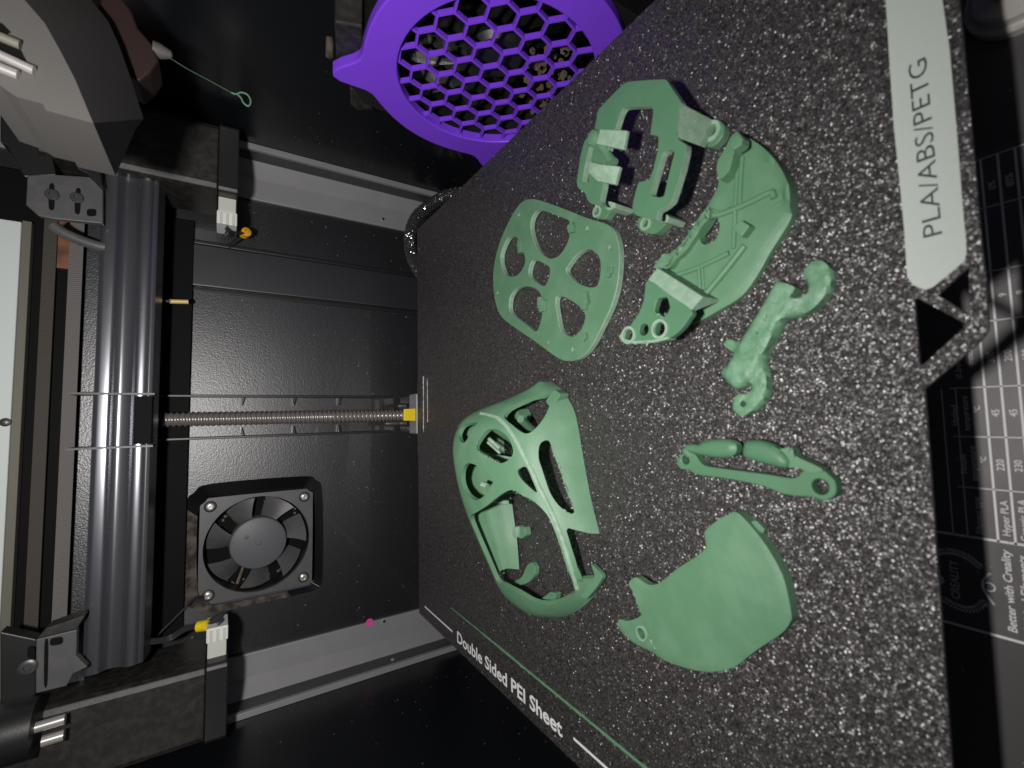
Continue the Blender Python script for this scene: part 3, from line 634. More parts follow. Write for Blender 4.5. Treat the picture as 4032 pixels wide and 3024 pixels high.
for c, r in (((402, 305), .75), ((962, 415), .8), ((1150, 570), .8), ((228, 940), .65), ((846, 1405), .85), ((645, 1345), .5)): hh.append(circ(pz('B', [c], zt)[0], r, 12))
sheet('plate_body', ob, hh, zt, .15, 'green', t, 4.0, LEVEL, 35, .25, 'green_pale')
for p, w, d, h in (((430, 560), 6, 4, 1.8), ((842, 412), 4.5, 4, 1.6), ((608, 1030), 6, 5.5, 1.8), ((957, 1008), 6, 6, 1.6), ((570, 1278), 4.5, 2.5, 1.2), ((1145, 775), 3.4, 3.4, 1.2), ((945, 1305), 3, 3.4, 1.2)): stub('B', p, w, d, h, zt, t)

# ---- U-shaped raised bracket
t = thing('u_shaped_bracket', 'green U-shaped bracket raised on three feet with slotted arms', 'printed part')
zt = 13.0
uo = [(580, 160), (760, 145), (935, 135), (1000, 240), (1070, 340), (1045, 420), (1040, 520), (1020, 600), (1040, 660), (1075, 685), (1110, 705), (1108, 760), (1070, 930), (1020, 1090), (985, 1200), (930, 1250), (860, 1290), (850, 1370), (680, 1325), (640, 1290), (650, 1190), (680, 1080), (700, 1030), (790, 1020), (830, 900), (865, 740), (870, 630), (795, 620), (810, 520), (825, 420), (815, 385), (790, 372), (600, 378), (560, 388), (535, 430), (495, 560), (440, 700), (420, 760), (400, 860), (430, 880), (400, 980), (385, 1080), (360, 1200), (390, 1245), (280, 1220), (250, 1190), (230, 1130), (165, 1080), (155, 1030), (190, 800), (225, 670), (300, 600), (315, 560), (330, 470), (345, 400), (450, 290)]
s1 = pz('C', [(905, 780), (940, 752), (990, 752), (1008, 775), (960, 960), (918, 1155), (880, 1168), (820, 1155), (800, 1130), (850, 960)], zt); s2 = pz('C', [(265, 722), (300, 720), (290, 800), (260, 940), (262, 1030), (235, 1045), (205, 1035), (225, 900)], zt)
sheet('raised_frame', soft(pz('C', uo, zt), .18), [soft(s1, .2), soft(s2, .2)], zt, zt-2.0, 'green_flat', t, None, LEVEL, 30, .25, 'green_pale')
# ramp and the three feet
a = [on('C', p, 2, zt-.1) for p in [(1062, 345), (1030, 640)]]; b = [on('C', (1345, 490), 2, 2.8)]; pn = np.cross(a[1]-a[0], b[0]-a[0]); rd = ray('C', (1225, 712)); b.append(CAM+rd*(((a[0]-CAM)@pn)/(rd@pn)))
mb = MB(); dn = np.array([0, 0, -2.4]); mb.add([a[0], b[0], b[1], a[1], a[0]+dn, b[0]+dn, b[1]+dn, a[1]+dn], [(0, 1, 2, 3), (4, 7, 6, 5), (0, 4, 5, 1), (1, 5, 6, 2), (2, 6, 7, 3), (3, 7, 4, 0)]); mb.build('ramp', 'green_pale', t, None, .2)
def foot(poly, z, hole=None, r=1.2, lip=None):
    q = soft(pz('C', poly, z), .3); hs = []
    if hole: hc = pz('C', [hole], z)[0]; hs = [circ(hc, r*.55, 12)]
    o = sheet('foot', q, hs, z, .1, 'green_flat', t, None, LEVEL, 30, .3, 'green')
    if hole:
        mb = MB(); n = 20; v = [(hc[0]+rr*math.cos(2*math.pi*k/n), hc[1]+rr*math.sin(2*math.pi*k/n), z+h) for rr, h in ((r*1.5, -.1), (r*1.45, .35), (r*.9, .35), (r*.85, -.1)) for k in range(n)]
        mb.add(v, [(i*n+k, i*n+(k+1) % n, (i+1)*n+(k+1) % n, (i+1)*n+k) for i in range(3) for k in range(n)]); mb.build('screw_boss', 'green_pale', o, 40)
foot([(1330, 480), (1400, 490), (1440, 540), (1430, 620), (1390, 680), (1330, 730), (1220, 712), (1250, 600)], 2.9, (1330, 590), 1.7)
foot([(690, 1335), (680, 1420), (720, 1470), (830, 1490), (880, 1450), (935, 1395), (950, 1340), (860, 1330)], 3.0, (760, 1395), 1.3)
foot([(312, 1250), (295, 1320), (330, 1350), (400, 1360), (430, 1310), (470, 1270), (440, 1240)], 3.0, (335, 1290), 1.3)
def neck(poly, z0, z1, m='green_pale'):
    mb = MB(); mb.prism(soft(pz('C', poly, z1), .15), LEVEL, z0, z1); mb.build('neck', m, t, None, .3)
neck([(850, 1330), (930, 1305), (960, 1335), (935, 1385), (880, 1380)], 1, 8.0); neck([(380, 1200), (440, 1200), (495, 1215), (490, 1255), (430, 1280), (385, 1240)], 1, 8.5)
neck([(700, 1250), (820, 1290), (840, 1340), (700, 1310)], .3, zt-2.5, 'green')
# blocks on the slotted left arm
for poly, z1, sl in (([(360, 570), (555, 565), (525, 735), (325, 700)], zt+1.9, 1), ([(265, 850), (380, 880), (492, 880), (452, 1042), (330, 1020), (255, 950)], zt+1.9, 1)):
    mb = MB(); q = pz('C', poly, z1); q2 = pz('C', poly, z1); n = len(q); v = [(x, y, z1-(1.6 if i in (1, 2) and n == 4 or i in (2, 3) and n == 6 else 0)) for i, (x, y) in enumerate(q)]+[(x, y, zt-1.0) for x, y in q]
    mb.add(v, [tuple(range(n)), tuple(range(n, 2*n))[::-1]]+[(i, (i+1) % n, n+(i+1) % n, n+i) for i in range(n)]); mb.build('block', 'green_pale', t, None, .25)
mb = MB(); c = pz('C', [(285, 640)], zt+1)[0]; mb.lathe([(2.3, -2.5), (2.3, .4), (1.9, 1.0), (.8, 1.3)], (*c, zt), 'z', 20); mb.build('knob', 'green', t, 40)
mb = MB(); q = [on('C', p, 2, zt-1) for p in [(395, 720), (430, 800), (470, 870)]]; mb.tube(q, [1.8, 1.2, 1.7], 10); mb.build('bridge', 'green', t, 40)
mb = MB()
for a, b, z in (((735, 395), (745, 480), 6), ((470, 740), (500, 860), 5), ((520, 720), (545, 765), 4), ((930, 1035), (960, 1045), 6), ((430, 1095), (490, 1110), 5)):
    q0, q1 = on('C', a, 2, z), on('C', b, 2, z); m = (q0+q1)/2+np.array([.8, .3, .5]); mb.tube(spl([tuple(q0), tuple(m), tuple(q1)], 5, False), .09, 6)
o = mb.build('stray_threads', 'green_pale', t); o['kind'] = 'stuff'

# ---- curved tray-like shell with a bracket at its tip
t = thing('curved_tray_shell', 'green crescent-shaped tray with raised ribs and a perforated tip bracket', 'printed part')
od = [(905, 70), (940, 90), (1010, 125), (1110, 190), (1200, 280), (1265, 380), (1300, 470), (1306, 580), (1280, 690), (1220, 790), (1130, 930), (1050, 1070), (960, 1200), (880, 1270), (780, 1330), (680, 1390), (620, 1415), (575, 1415), (610, 1340), (560, 1240), (440, 1150), (330, 1080), (360, 990), (430, 940), (500, 880), (560, 800), (620, 700), (680, 620), (740, 520), (775, 430), (765, 320), (780, 260), (830, 170), (865, 100)]
oq = spl(pz('D', od, 2.2), 3); slot = spl(pz('D', [(715, 700), (770, 680), (790, 740), (765, 830), (705, 872), (660, 862), (650, 810), (680, 750)], 2.2), 3)
rim = spl(pz('D', [(940, 90), (1010, 125), (1110, 190), (1200, 280), (1265, 380), (1300, 470), (1303, 590)], 2.2), 3, False); crease = pz('D', [(1200, 560), (1060, 740), (960, 880), (820, 1060), (670, 1240), (600, 1330)], 2.2)
cr = np.array(crease)
def tray(V):
    d = pdist(oq, V); r = pdist(rim, V, False); c = pdist(crease, V, False)
    # which side of the crease: outside falls away towards the rim
    sgn = np.array([np.sign(np.cross(cr[-1]-cr[0], v-cr[0])) for v in V]); s0 = np.sign(np.cross(cr[-1]-cr[0], np.array(pz('D', [(1100, 900)], 2.2)[0])-cr[0]))
    flap = (sgn == s0)
    z = 2.6+2.6*np.exp(-(r/1.3)**4)+np.where(flap, -1.1*sm(c/16)+.9*np.exp(-(c/1.1)**2), .8*np.exp(-(c/1.1)**2))
    return z-.5*np.exp(-(d/.8)**2)
np.cross2 = None
def cross2(a, b): return a[0]*b[1]-a[1]*b[0]
def tray(V):
    d = pdist(oq, V); r = pdist(rim, V, False); c = pdist(crease, V, False)
    s0 = np.sign(cross2(cr[-1]-cr[0], np.array(pz('D', [(1100, 900)], 2.2)[0])-cr[0])); sg = np.array([np.sign(cross2(cr[-1]-cr[0], v-cr[0])) for v in V])
    return 2.6+1.7*np.exp(-(r/1.2)**4)+np.where(sg == s0, -1.2*sm(c/14), 0)-.4*np.exp(-(d/.8)**2)
body = sheet('tray_body', oq, [slot], tray, .12, 'green', t, 1.5, LEVEL, 40, 0)
def rib(pts, z=2.7, r=.55, n=4):
    q = [(*p, z) for p in pz('D', pts, z)]; mb = MB(); mb.tube(spl(q, n, False), r, 8); mb.build('rib', 'green', body, 50)
rib([(918, 250), (905, 420), (893, 640), (885, 830), (880, 900)]); rib([(945, 250), (932, 420), (925, 600)]); rib([(690, 650), (760, 662), (860, 630), (1000, 570), (1120, 510), (1158, 502), (1166, 545)], 2.8, .7)
rib([(700, 615), (780, 640), (860, 612)], 2.7, .4); rib([(470, 1090), (640, 1030), (850, 930)], 2.8, .65); rib([(635, 1040), (645, 1200)], 2.7, .5); rib([(660, 1040), (668, 1190)], 2.7, .4)
rib([(960, 880), (820, 1060), (670, 1238)], 3.0, .8); rib([(1180, 600), (1225, 575)], 2.4, .4); rib([(1090, 200), (1180, 300), (1240, 400), (1270, 540)], 3.0, .4)
mb = MB(); mb.prism(soft(pz('D', [(868, 750), (930, 697), (995, 735), (932, 818)], 5.2), .12), LEVEL, 2.2, 5.2); mb.build('square_boss', 'green', t, None, .3)
jag = [(680, 620), (712, 640), (650, 745), (570, 865), (450, 1005), (410, 1045), (340, 1040), (315, 1030), (345, 970), (400, 930), (430, 930), (500, 880), (560, 800), (620, 700)]
jq = [(a+random.uniform(-.3, .3), b+random.uniform(-.3, .3)) for a, b in spl(pz('D', jag, 4.6), 4)]
sheet('ragged_ridge', jq, [], lambda V: 4.6+rng.uniform(-.5, .4, len(V)), 1.2, 'green', t, 1.5, LEVEL, 60, .1)
ul = [(862, 100), (905, 72), (945, 92), (948, 140), (880, 215), (872, 270), (850, 345), (800, 400), (772, 415), (757, 320), (772, 262), (832, 172)]
sheet('upper_ledge', soft(pz('D', ul, 6.0), .25), [], 6.0, .3, 'green', t, None, LEVEL, 35, .3)
mb = MB(); mb.prism(soft(pz('D', [(862, 110), (915, 75), (945, 110), (935, 160), (870, 205), (845, 170)], 8.2), .2), LEVEL, 5, 8.2); mb.build('corner_boss', 'green', t, None, .4)
# tip bracket
zb2 = 10.5
bo = [(270, 1122), (430, 1230), (580, 1335), (560, 1400), (500, 1480), (420, 1540), (330, 1565), (180, 1575), (90, 1560), (65, 1520), (90, 1490), (150, 1440), (210, 1350), (245, 1250)]
bh = [soft(pz('D', [(340, 1255), (410, 1242), (432, 1330), (388, 1388), (315, 1345)], zb2), .2)]+[circ(pz('D', [c], zb2)[0], r, 14) for c, r in (((360, 1472), 1.7), ((243, 1475), 1.55), ((138, 1515), 1.5))]
bq = spl(pz('D', bo, zb2), 3); sheet('tip_plate', bq, bh, zb2, zb2-1.8, 'green_flat', t, None, LEVEL, 35, .25)
for c, r in (((360, 1472), 2.5), ((138, 1515), 2.4)):
    q = pz('D', [c], zb2)[0]; mb = MB(); n = 22; v = [(q[0]+rr*math.cos(2*math.pi*k/n), q[1]+rr*math.sin(2*math.pi*k/n), zb2+h) for rr, h in ((r+.1, -.2), (r, .45), (r*.72, .45), (r*.7, -.2)) for k in range(n)]
    mb.add(v, [(i*n+k, i*n+(k+1) % n, (i+1)*n+(k+1) % n, (i+1)*n+k) for i in range(3) for k in range(n)]); mb.build('hole_collar', 'green_pale', t, 40)
up = [on('D', p, 2, zb2) for p in [(270, 1120), (580, 1336)]]; lo = [on('D', p, 2, 8.9) for p in [(663, 1240), (340, 1035)]]
mb = MB(); q = up+lo; mb.add(q+[(p[0], p[1], 1.0) for p in lo]+[(p[0], p[1], zb2-1.8) for p in up], [(0, 1, 2, 3), (3, 2, 4, 5), (0, 3, 5, 6), (1, 7, 4, 2), (6, 5, 4, 7), (0, 6, 7, 1)]); mb.build('sloped_riser', 'green_pale', t, None, .2)
lipo = [(65, 1520), (90, 1560), (180, 1576), (330, 1566), (420, 1541), (415, 1522), (330, 1546), (180, 1556), (105, 1543), (82, 1512)]
sheet('tip_wall', soft(pz('D', lipo, zb2+.3), .2), [], zb2+.3, zb2-2.6, 'green_pale', t, None, LEVEL, 35, .1)
burrs([on('D', p, 2, 4.8) for p in [(690, 640), (600, 760), (500, 900), (400, 1030)]], 70, t, .7, 'green'); burrs([on('D', p, 2, zb2+.2) for p in [(65, 1520), (180, 1576), (330, 1566)]], 24, t, .5)
burrs([on('D', p, 2, zb2) for p in [(320, 1350), (385, 1390), (432, 1330)]], 20, t, .45)

# ---- hooked lever
t = thing('hooked_lever', 'knobbly green lever with a hook at each end', 'printed part')
oe = [(800, 215), (830, 205), (920, 235), (932, 258), (905, 305), (935, 312), (965, 300), (1002, 270), (1003, 225), (970, 165), (1000, 110), (1050, 75), (1100, 85), (1135, 130), (1140, 200), (1120, 260), (1080, 320), (1020, 380), (960, 405), (880, 425), (840, 440), (800, 520), (750, 620), (715, 680), (730, 740), (746, 820), (735, 900), (700, 960), (650, 1000), (600, 1030), (560, 1010), (535, 970), (545, 920), (580, 895), (620, 895), (652, 870), (654, 832), (632, 812), (600, 850), (570, 862), (530, 850), (490, 800), (470, 760), (500, 720), (530, 680), (540, 640), (500, 610), (480, 585), (510, 555), (560, 572), (600, 550), (640, 480), (700, 390), (760, 290)]
eq = spl(pz('E', oe, 2.0), 3); spine = pz('E', [(850, 260), (760, 420), (660, 590), (560, 760)], 3.5)
def lump(V):
    d = pdist(eq, V); s = pdist(spine, V, False)
    return 2.9+.25*np.sqrt(np.clip(d/.5, 0, 1))+1.0*np.exp(-(s/3.2)**8)+rng.normal(0, .09, len(V))
sheet('lever_body', eq, [circ(pz('E', [(590, 955)], 3)[0], .75, 10)], lump, .12, 'green_rough', t, .8, LEVEL, 60, 0)
burrs([(*p, 4.05) for p in pz('E', [(820, 250), (735, 420), (635, 590), (530, 760)], 4.05)], 46, t, .4, 'green_rough')

# ---- link with two pads
t = thing('padded_link', 'slender green link bar with two rounded pads along it', 'printed part')
of = [(180, 1300), (200, 1270), (240, 1245), (285, 1262), (310, 1300), (350, 1335), (450, 1352), (600, 1372), (750, 1392), (880, 1412), (930, 1395), (960, 1362), (1060, 1350), (1110, 1390), (1150, 1430), (1160, 1490), (1140, 1530), (1080, 1550), (1010, 1530), (930, 1525), (830, 1510), (700, 1460), (560, 1430), (450, 1412), (300, 1390), (250, 1362), (205, 1357), (178, 1330)]
fq = spl(pz('E', of, 3.0), 3); sheet('bar', fq, [circ(pz('E', [(230, 1300)], 3)[0], 1.15, 14), circ(pz('E', [(1060, 1466)], 3)[0], 1.55, 18)], 2.9, .12, 'green_flat', t, None, LEVEL, 40, .25)
for pad in ([(215, 1222), (232, 1206), (300, 1206), (335, 1185), (390, 1175), (480, 1175), (528, 1198), (540, 1238), (522, 1270), (478, 1287), (400, 1285), (300, 1267), (235, 1246)], [(592, 1192), (645, 1180), (720, 1195), (800, 1237), (850, 1290), (858, 1330), (830, 1350), (740, 1332), (640, 1305), (588, 1285), (578, 1240)]):
    q = spl(pz('E', pad, 5.0), 3); sheet('pad', q, [], lambda V: 4.4+.8*np.sqrt(np.clip(pdist(q, V)/1.3, 0, 1)), 2.2, 'green_flat', t, .8, LEVEL, 50, 0)
q = spl(pz('E', [(810, 1240), (835, 1228), (885, 1225), (912, 1275), (1000, 1318), (1065, 1350), (1075, 1372), (1000, 1382), (930, 1350), (862, 1345), (855, 1290)], 4.0), 3)
sheet('arm', q, [], 4.0, 1.0, 'green', t, None, LEVEL, 40, .4)
mb = MB(); mb.tube([(*pz('E', [(225, 1225)], 3.5)[0], 3.2), (*pz('E', [(250, 1270)], 3)[0], 2.2)], 1.1, 10); mb.build('arm', 'green', t, 40)
mb = MB(); mb.tube([(*pz('E', [(480, 1230)], 3)[0], 1.0), (*pz('E', [(480, 1230)], 3)[0], 4.0)], 1.6, 12); mb.build('peg', 'green', t, 40)
mb = MB(); mb.tube([(*pz('E', [(700, 1260)], 3)[0], .2), (*pz('E', [(700, 1260)], 3)[0], 4.0)], 1.6, 12); mb.build('peg', 'green', t, 40)
burrs([(*p, 4.5) for p in pz('E', [(850, 1235), (895, 1245), (905, 1280)], 4.5)], 16, t, .4); burrs([(*p, .6) for p in pz('E', [(1010, 1535), (1080, 1553), (1130, 1540)], .6)], 14, t, .4)

# ---- smooth button shell
t = thing('smooth_button_shell', 'smooth green fan-shaped cover with a notched straight edge', 'printed part')
ov = [(1190, 145), (1230, 152), (1280, 195), (1340, 260), (1430, 370), (1530, 520), (1620, 690), (1670, 870), (1692, 1050), (1682, 1100), (1630, 1180), (1540, 1252), (1400, 1340), (1280, 1432), (1190, 1500), (1040, 1530), (880, 1512), (720, 1462), (560, 1392), (400, 1332), (270, 1252), (192, 1162), (175, 1110), (198, 1080), (250, 1097), (320, 1082), (382, 1042), (342, 920), (302, 830), (285, 800), (320, 740), (370, 704), (410, 720), (480, 766), (560, 762), (640, 712), (720, 642), (830, 570), (920, 510), (986, 440), (964, 330), (985, 290), (1080, 200), (1150, 172)]
vq = spl(pz('F', ov, 3.0), 2); right = spl(pz('F', [(1190, 145), (1280, 195), (1430, 370), (1530, 520), (1620, 690), (1670, 870), (1692, 1050), (1682, 1100), (1540, 1252), (1280, 1432)], 3.0), 3, False)
c2 = np.array(pz('F', [(1640, 900), (700, 1380)], 5)); tongue = pz('F', [(400, 1000), (440, 1170), (560, 1400)], 3); tg = np.array(tongue)
def vis(V):
    d = pdist(right, V, False); e = pdist(vq, V); z = 3.2+1.5*sm(d/14)+.25*np.sqrt(np.clip(e/.8, 0, 1))
    n = np.array([-(c2[1]-c2[0])[1], (c2[1]-c2[0])[0]]); n = n/np.linalg.norm(n); s = (V-c2[0])@n
    ref = (np.array(pz('F', [(1200, 1400)], 5)[0])-c2[0])@n; s = s*np.sign(ref); z -= np.clip(s, 0, 30)*.13
    # low tongue at the narrow end
    a, b = tg[0], tg[-1]; m = np.array([-(b-a)[1], (b-a)[0]]); m = m/np.linalg.norm(m); r = (V-a)@m; ref = (np.array(pz('F', [(250, 1180)], 3)[0])-a)@m
    return z-1.9*sm(r*np.sign(ref)/.7+.5)
hc = pz('F', [(385, 1205)], 3.5)[0]
body = sheet('cover', vq, [circ(hc, 1.45, 16)], vis, lambda V: np.maximum(.12, np.where(pdist(right, V, False) < 1.5, .12, vis(V)-2.2)), 'green', t, 1.2, LEVEL, 42, 0)
mb = MB(); n = 20; v = [(hc[0]+rr*math.cos(2*math.pi*k/n), hc[1]+rr*math.sin(2*math.pi*k/n), 3.3+h) for rr, h in ((2.0, -.3), (1.9, .25), (1.5, .25), (1.5, -.5)) for k in range(n)]
mb.add(v, [(i*n+k, i*n+(k+1) % n, (i+1)*n+(k+1) % n, (i+1)*n+k) for i in range(3) for k in range(n)]); mb.build('hole_collar', 'green_pale', t, 40)
mb = MB(); mb.prism(soft(pz('F', [(1335, 232), (1380, 215), (1460, 300), (1445, 335), (1410, 320)], 2.0), .2), LEVEL, .2, 2.0); mb.build('side_tab', 'green', t, None, .3)
mb = MB(); q = [on('F', p, 2, 3.9) for p in [(470, 1260), (510, 1330), (560, 1385)]]; mb.tube([tuple(p) for p in q], .35, 6); mb.build('seam', 'green_pale', t, 50)
burrs([(*p, 2.6) for p in pz('F', [(985, 290), (1080, 200), (1190, 150)], 2.6)], 18, t, .35); burrs([(*p, 3.0) for p in pz('F', [(560, 765), (720, 645), (920, 512)], 3)], 26, t, .3)
burrs([(*p, .5) for p in pz('F', [(950, 1535), (1080, 1540), (1200, 1505), (1290, 1435)], .5)], 24, t, .6); burrs([(*p, 3) for p in pz('F', [(175, 1110), (230, 1190), (270, 1240)], 3)], 14, t, .4)

# ---- hollow humped shell (the largest part)
t = thing('humped_mouse_shell', 'hollow green humped mouse-like shell with large organic openings', 'printed part')
def lerp(tab, x):
    xs = np.array([p[0] for p in tab]); ys = np.array([p[1] for p in tab]); o = np.argsort(xs); return float(np.interp(x, xs[o], ys[o]))
def smt(tab): return [tuple(q) for q in spl(tab, 6, False)]
YN = smt([(11.5, -17), (9, -22), (5, -26.4), (-1.4, -30.4), (-17.4, -34), (-30, -37.2), (-38.5, -40.1), (-46, -41.5), (-52, -41), (-58, -37.5), (-64.4, -31), (-69, -24.5), (-72, -19), (-74, -13.5), (-75.2, -8.5), (-75.5, -5.2)])
YFt = smt([(11.5, -14.5), (9, -12), (7, -7.5), (5, -2.5), (3, 4), (1, 10), (-3, 15), (-12, 17), (-20, 16), (-32, 12.8), (-45, 9.5), (-52, 7.8), (-60, 6.8), (-66, 6.2), (-70, 4.5), (-73, 1.8), (-75, -2), (-75.5, -4.6)])
HT = smt([(11.5, 4.0), (9, 6.8), (7, 9.2), (5, 12), (3, 15), (0, 18.5), (-4, 21.6), (-12, 23.8), (-24, 23.6), (-32, 22.5), (-40, 20.5), (-50, 17), (-60, 13), (-66, 10.6), (-70, 8.6), (-73, 6.2), (-75.5, 3.2)])
PF = np.array([(0, 0), (.06, .2), (.14, .42), (.22, .59), (.31, .72), (.42, .82), (.56, .91), (.72, .97), (.88, 1.0), (1.0, .99), (1.08, .93), (1.115, .8), (1.10, .5), (1.05, .2), (1.0, 0)])
PL = np.r_[0, np.cumsum(np.hypot(*(np.diff(PF, axis=0)*np.array([1, .5])).T))]; PL /= PL[-1]
XR, XF = 11.5, -75.5
def surf(u, tt):
    x = XR+(XF-XR)*u; yn, yf, h = lerp(YN, x), lerp(YFt, x), lerp(HT, x)
    s = np.interp(tt, PL, PF[:, 0]); z = np.interp(tt, PL, PF[:, 1])
    if tt < 0: z = tt*2.0
    if tt > 1: z = (1-tt)*2.0
    return np.array([x, yn+s*(yf-yn), .15+z*h])
NU, NT = 90, 70
V = [surf(i/NU, j/NT) for i in range(NU+1) for j in range(NT+1)]; F = []
for i in range(NU):
    for j in range(NT):
        q = i*(NT+1)+j; F += [(q, q+1, q+NT+2), (q, q+NT+2, q+NT+1)]
bv = BVHTree.FromPolygons([Vector(p) for p in V], F)
UV = [Vector((i/NU, j/NT, 0)) for i in range(NU+1) for j in range(NT+1)]
KU, KT = 86.0, 74.0                          # scale of the unrolled surface
def hit(p):
    d = ray('A', p); loc, nrm, idx, dist = bv.ray_cast(Vector(CAM), Vector(d).normalized())
    if loc is None:
        loc, nrm, idx, dist = bv.find_nearest(Vector(on('A', p, 2, 4)))
    f = F[idx]; q = geometry.barycentric_transform(loc, *[Vector(V[k]) for k in f], *[UV[k] for k in f]); return (q.x*KU, q.y*KT)
def uv(x, tt): return ((x-XR)/(XF-XR)*KU, tt*KT)
hs = [[(170, 395), (200, 352), (280, 337), (262, 372), (215, 450), (190, 462), (168, 430)],
      [(340, 388), (385, 380), (440, 397), (480, 440), (507, 510), (490, 558), (440, 590), (400, 580), (330, 540), (275, 502), (290, 455)],
      [(195, 622), (225, 592), (270, 600), (330, 640), (381, 682), (370, 730), (330, 790), (280, 820), (235, 800), (200, 750), (185, 690)],
      [(450, 292), (520, 228), (620, 183), (700, 168), (742, 160), (730, 240), (690, 320), (640, 380), (600, 405), (560, 398), (500, 352)],
      [(670, 480), (700, 450), (735, 458), (760, 540), (800, 640), (840, 770), (886, 880), (868, 905), (820, 880), (770, 830), (730, 760), (690, 640), (665, 560)],
      [(535, 642), (560, 617), (590, 617), (620, 680), (656, 770), (620, 750), (560, 692)],
      [(285, 893), (350, 850), (440, 780), (500, 757), (560, 787), (640, 832), (700, 890), (740, 950), (790, 1080), (840, 1240), (880, 1340), (890, 1398), (840, 1440), (740, 1470), (640, 1455), (540, 1398), (450, 1350), (402, 1318), (340, 1180), (280, 1040), (240, 930)]]
HU = [spl([hit(p) for p in h], 3) for h in hs]
# the gap between the near wall and the front foot runs through the lower edge; the far side is open under the front hoop
g = [hit(p) for p in [(838, 1012), (870, 1120), (905, 1235), (942, 1330)]]
HU.append([uv(-38.8, -.04), uv(-38.6, .04), uv(-37.0, .12)]+g+[uv(-53.5, .14), uv(-52.5, .05), uv(-52, -.04)])
HU.append([uv(-62, 1.04), uv(-61.5, .9), uv(-62.5, .80), uv(-68, .79), uv(-71, .82), uv(-72.5, .9), uv(-72.5, 1.04)])
outer = [(0, 0), (KU, 0), (KU, KT), (0, KT)]
def dense(loop, st=1.6):
    out = []; m = len(loop)
    for i in range(m):
        a, b = np.array(loop[i]), np.array(loop[(i+1) % m]); k = max(1, int(np.linalg.norm(b-a)/st)); out += [tuple(a+(b-a)*j/k) for j in range(k)]
    return out
U2, F2 = tri2d(dense(outer, 1.5), [dense(h, 1.3) for h in HU], 1.7); P = np.array([surf(a/KU, b/KT) for a, b in U2]); Nn = np.zeros_like(P)
for k, (a, b) in enumerate(U2):
    u_, t_ = np.clip(a/KU, .004, .996), np.clip(b/KT, .004, .996); du = surf(u_+.004, t_)-surf(u_-.004, t_); dt = surf(u_, t_+.004)-surf(u_, t_-.004); c = np.cross(dt, du); Nn[k] = c/(np.linalg.norm(c)+1e-9)
mid = surf(.5, .5); 
if (Nn[np.argmin(np.linalg.norm(P-mid, axis=1))])[2] < 0: Nn = -Nn
th = 1.7; Q = P-Nn*th; Q[:, 2] = np.maximum(Q[:, 2], .12); n = len(P)
f = [tuple(q) for q in F2]+[tuple(i+n for i in q[::-1]) for q in F2]; cnt = {}
for q in F2:
    for i in range(len(q)):
        a, b = q[i], q[(i+1) % len(q)]; kk = (min(a, b), max(a, b)); cnt[kk] = None if kk in cnt else (a, b)
f += [(e[1], e[0], e[0]+n, e[1]+n) for e in cnt.values() if e]
shell = obj('shell_body', list(P)+list(Q), f, 'green', t, 42)
b = shell.modifiers.new('bevel', 'BEVEL'); b.width = .3*S; b.segments = 2; b.limit_method = 'ANGLE'; b.angle_limit = math.radians(60)
# crest seam highlight painted as a pale tube, inner posts, tabs and torn supports
mb = MB(); pts = []
for p in [(300, 285), (400, 310), (470, 380), (520, 460), (560, 545), (610, 640), (670, 770), (740, 910), (800, 1060), (850, 1220), (895, 1370)]:
    a, b = hit(p); pts.append(tuple(surf(a/KU, b/KT)+np.array([0, 0, -.80])))
mb.tube(spl(pts, 4, False), 1.05, 10); mb.build('seam_highlight', 'green_pale', t, 60)
for a, b, r in (((-12, 4, .2), (-4, -2, 17), 1.8), ((-20, 0, .2), (-18, -2, 17), 1.3), ((-30, 4, .2), (-28, 2, 17), 1.7), ((-8, -8, .2), (-2, -14, 12), 1.4)):
    mb = MB(); mb.tube([a, b], [r*1.25, r], 12); mb.build('inner_post', 'green', t, 40)
for a, b, r_ in (((-6, 8, 17), (-13, -1, 13), .8), ((-8, 9.5, 16), (-15, .5, 12), .6), ((-15, 6, 18), (-17.5, 0, 6), .7), ((-17, 7, 18), (-19, 2, 6), .6), ((-19, 8, 17), (-21, 3, 5), .6), ((-27, 9, 16), (-31, 4, 8), 1.2), ((-33, 8, 14), (-35, 5, 6), 1.0)):
    mb = MB(); mb.tube([a, b], [r_, r_*.9], 8); mb.build('support_strut', 'green_pale', t, 40)
def tabbox(poly, z0, z1, nm='tab', m='green'):
    mb = MB(); mb.prism(soft(pz('A', poly, z1), .2), LEVEL, z0, z1); mb.build(nm, m, t, None, .3)
tabbox([(525, 985), (575, 985), (585, 1040), (560, 1062), (530, 1055)], .3, 3.2); tabbox([(500, 985), (528, 985), (530, 1055), (500, 1055)], .3, 4.5, 'tab', 'green_pale')
tabbox([(590, 1225), (620, 1205), (645, 1240), (640, 1290), (600, 1335), (540, 1355), (480, 1345), (560, 1300)], .3, 2.4, 'torn_support'); tabbox([(660, 1440), (700, 1420), (735, 1390), (770, 1400), (765, 1440), (740, 1460), (680, 1470)], .3, 3.0, 'torn_support')
tabbox([(705, 205), (760, 130), (800, 160), (760, 230), (730, 240)], .3, 4.5, 'inner_corner'); tabbox([(450, 290), (520, 245), (545, 300), (520, 360), (480, 330)], .3, 6.5, 'inner_corner')
sheet('front_foot', soft(pz('A', [(985, 1212), (1050, 1275), (1062, 1305), (1020, 1370), (960, 1440), (915, 1420), (925, 1350), (1000, 1318), (1012, 1288)], 3.0), .2), [], 3.0, 1.2, 'green', t, None, LEVEL, 35, .5)
burrs([surf(*(np.array(hit(p))/(KU, KT))) for p in [(745, 470), (770, 560), (810, 660), (850, 780), (885, 880)]], 80, t, .5)
burrs([surf(*(np.array(hit(p))/(KU, KT))) for p in [(860, 905), (820, 885)]], 14, t, .5)
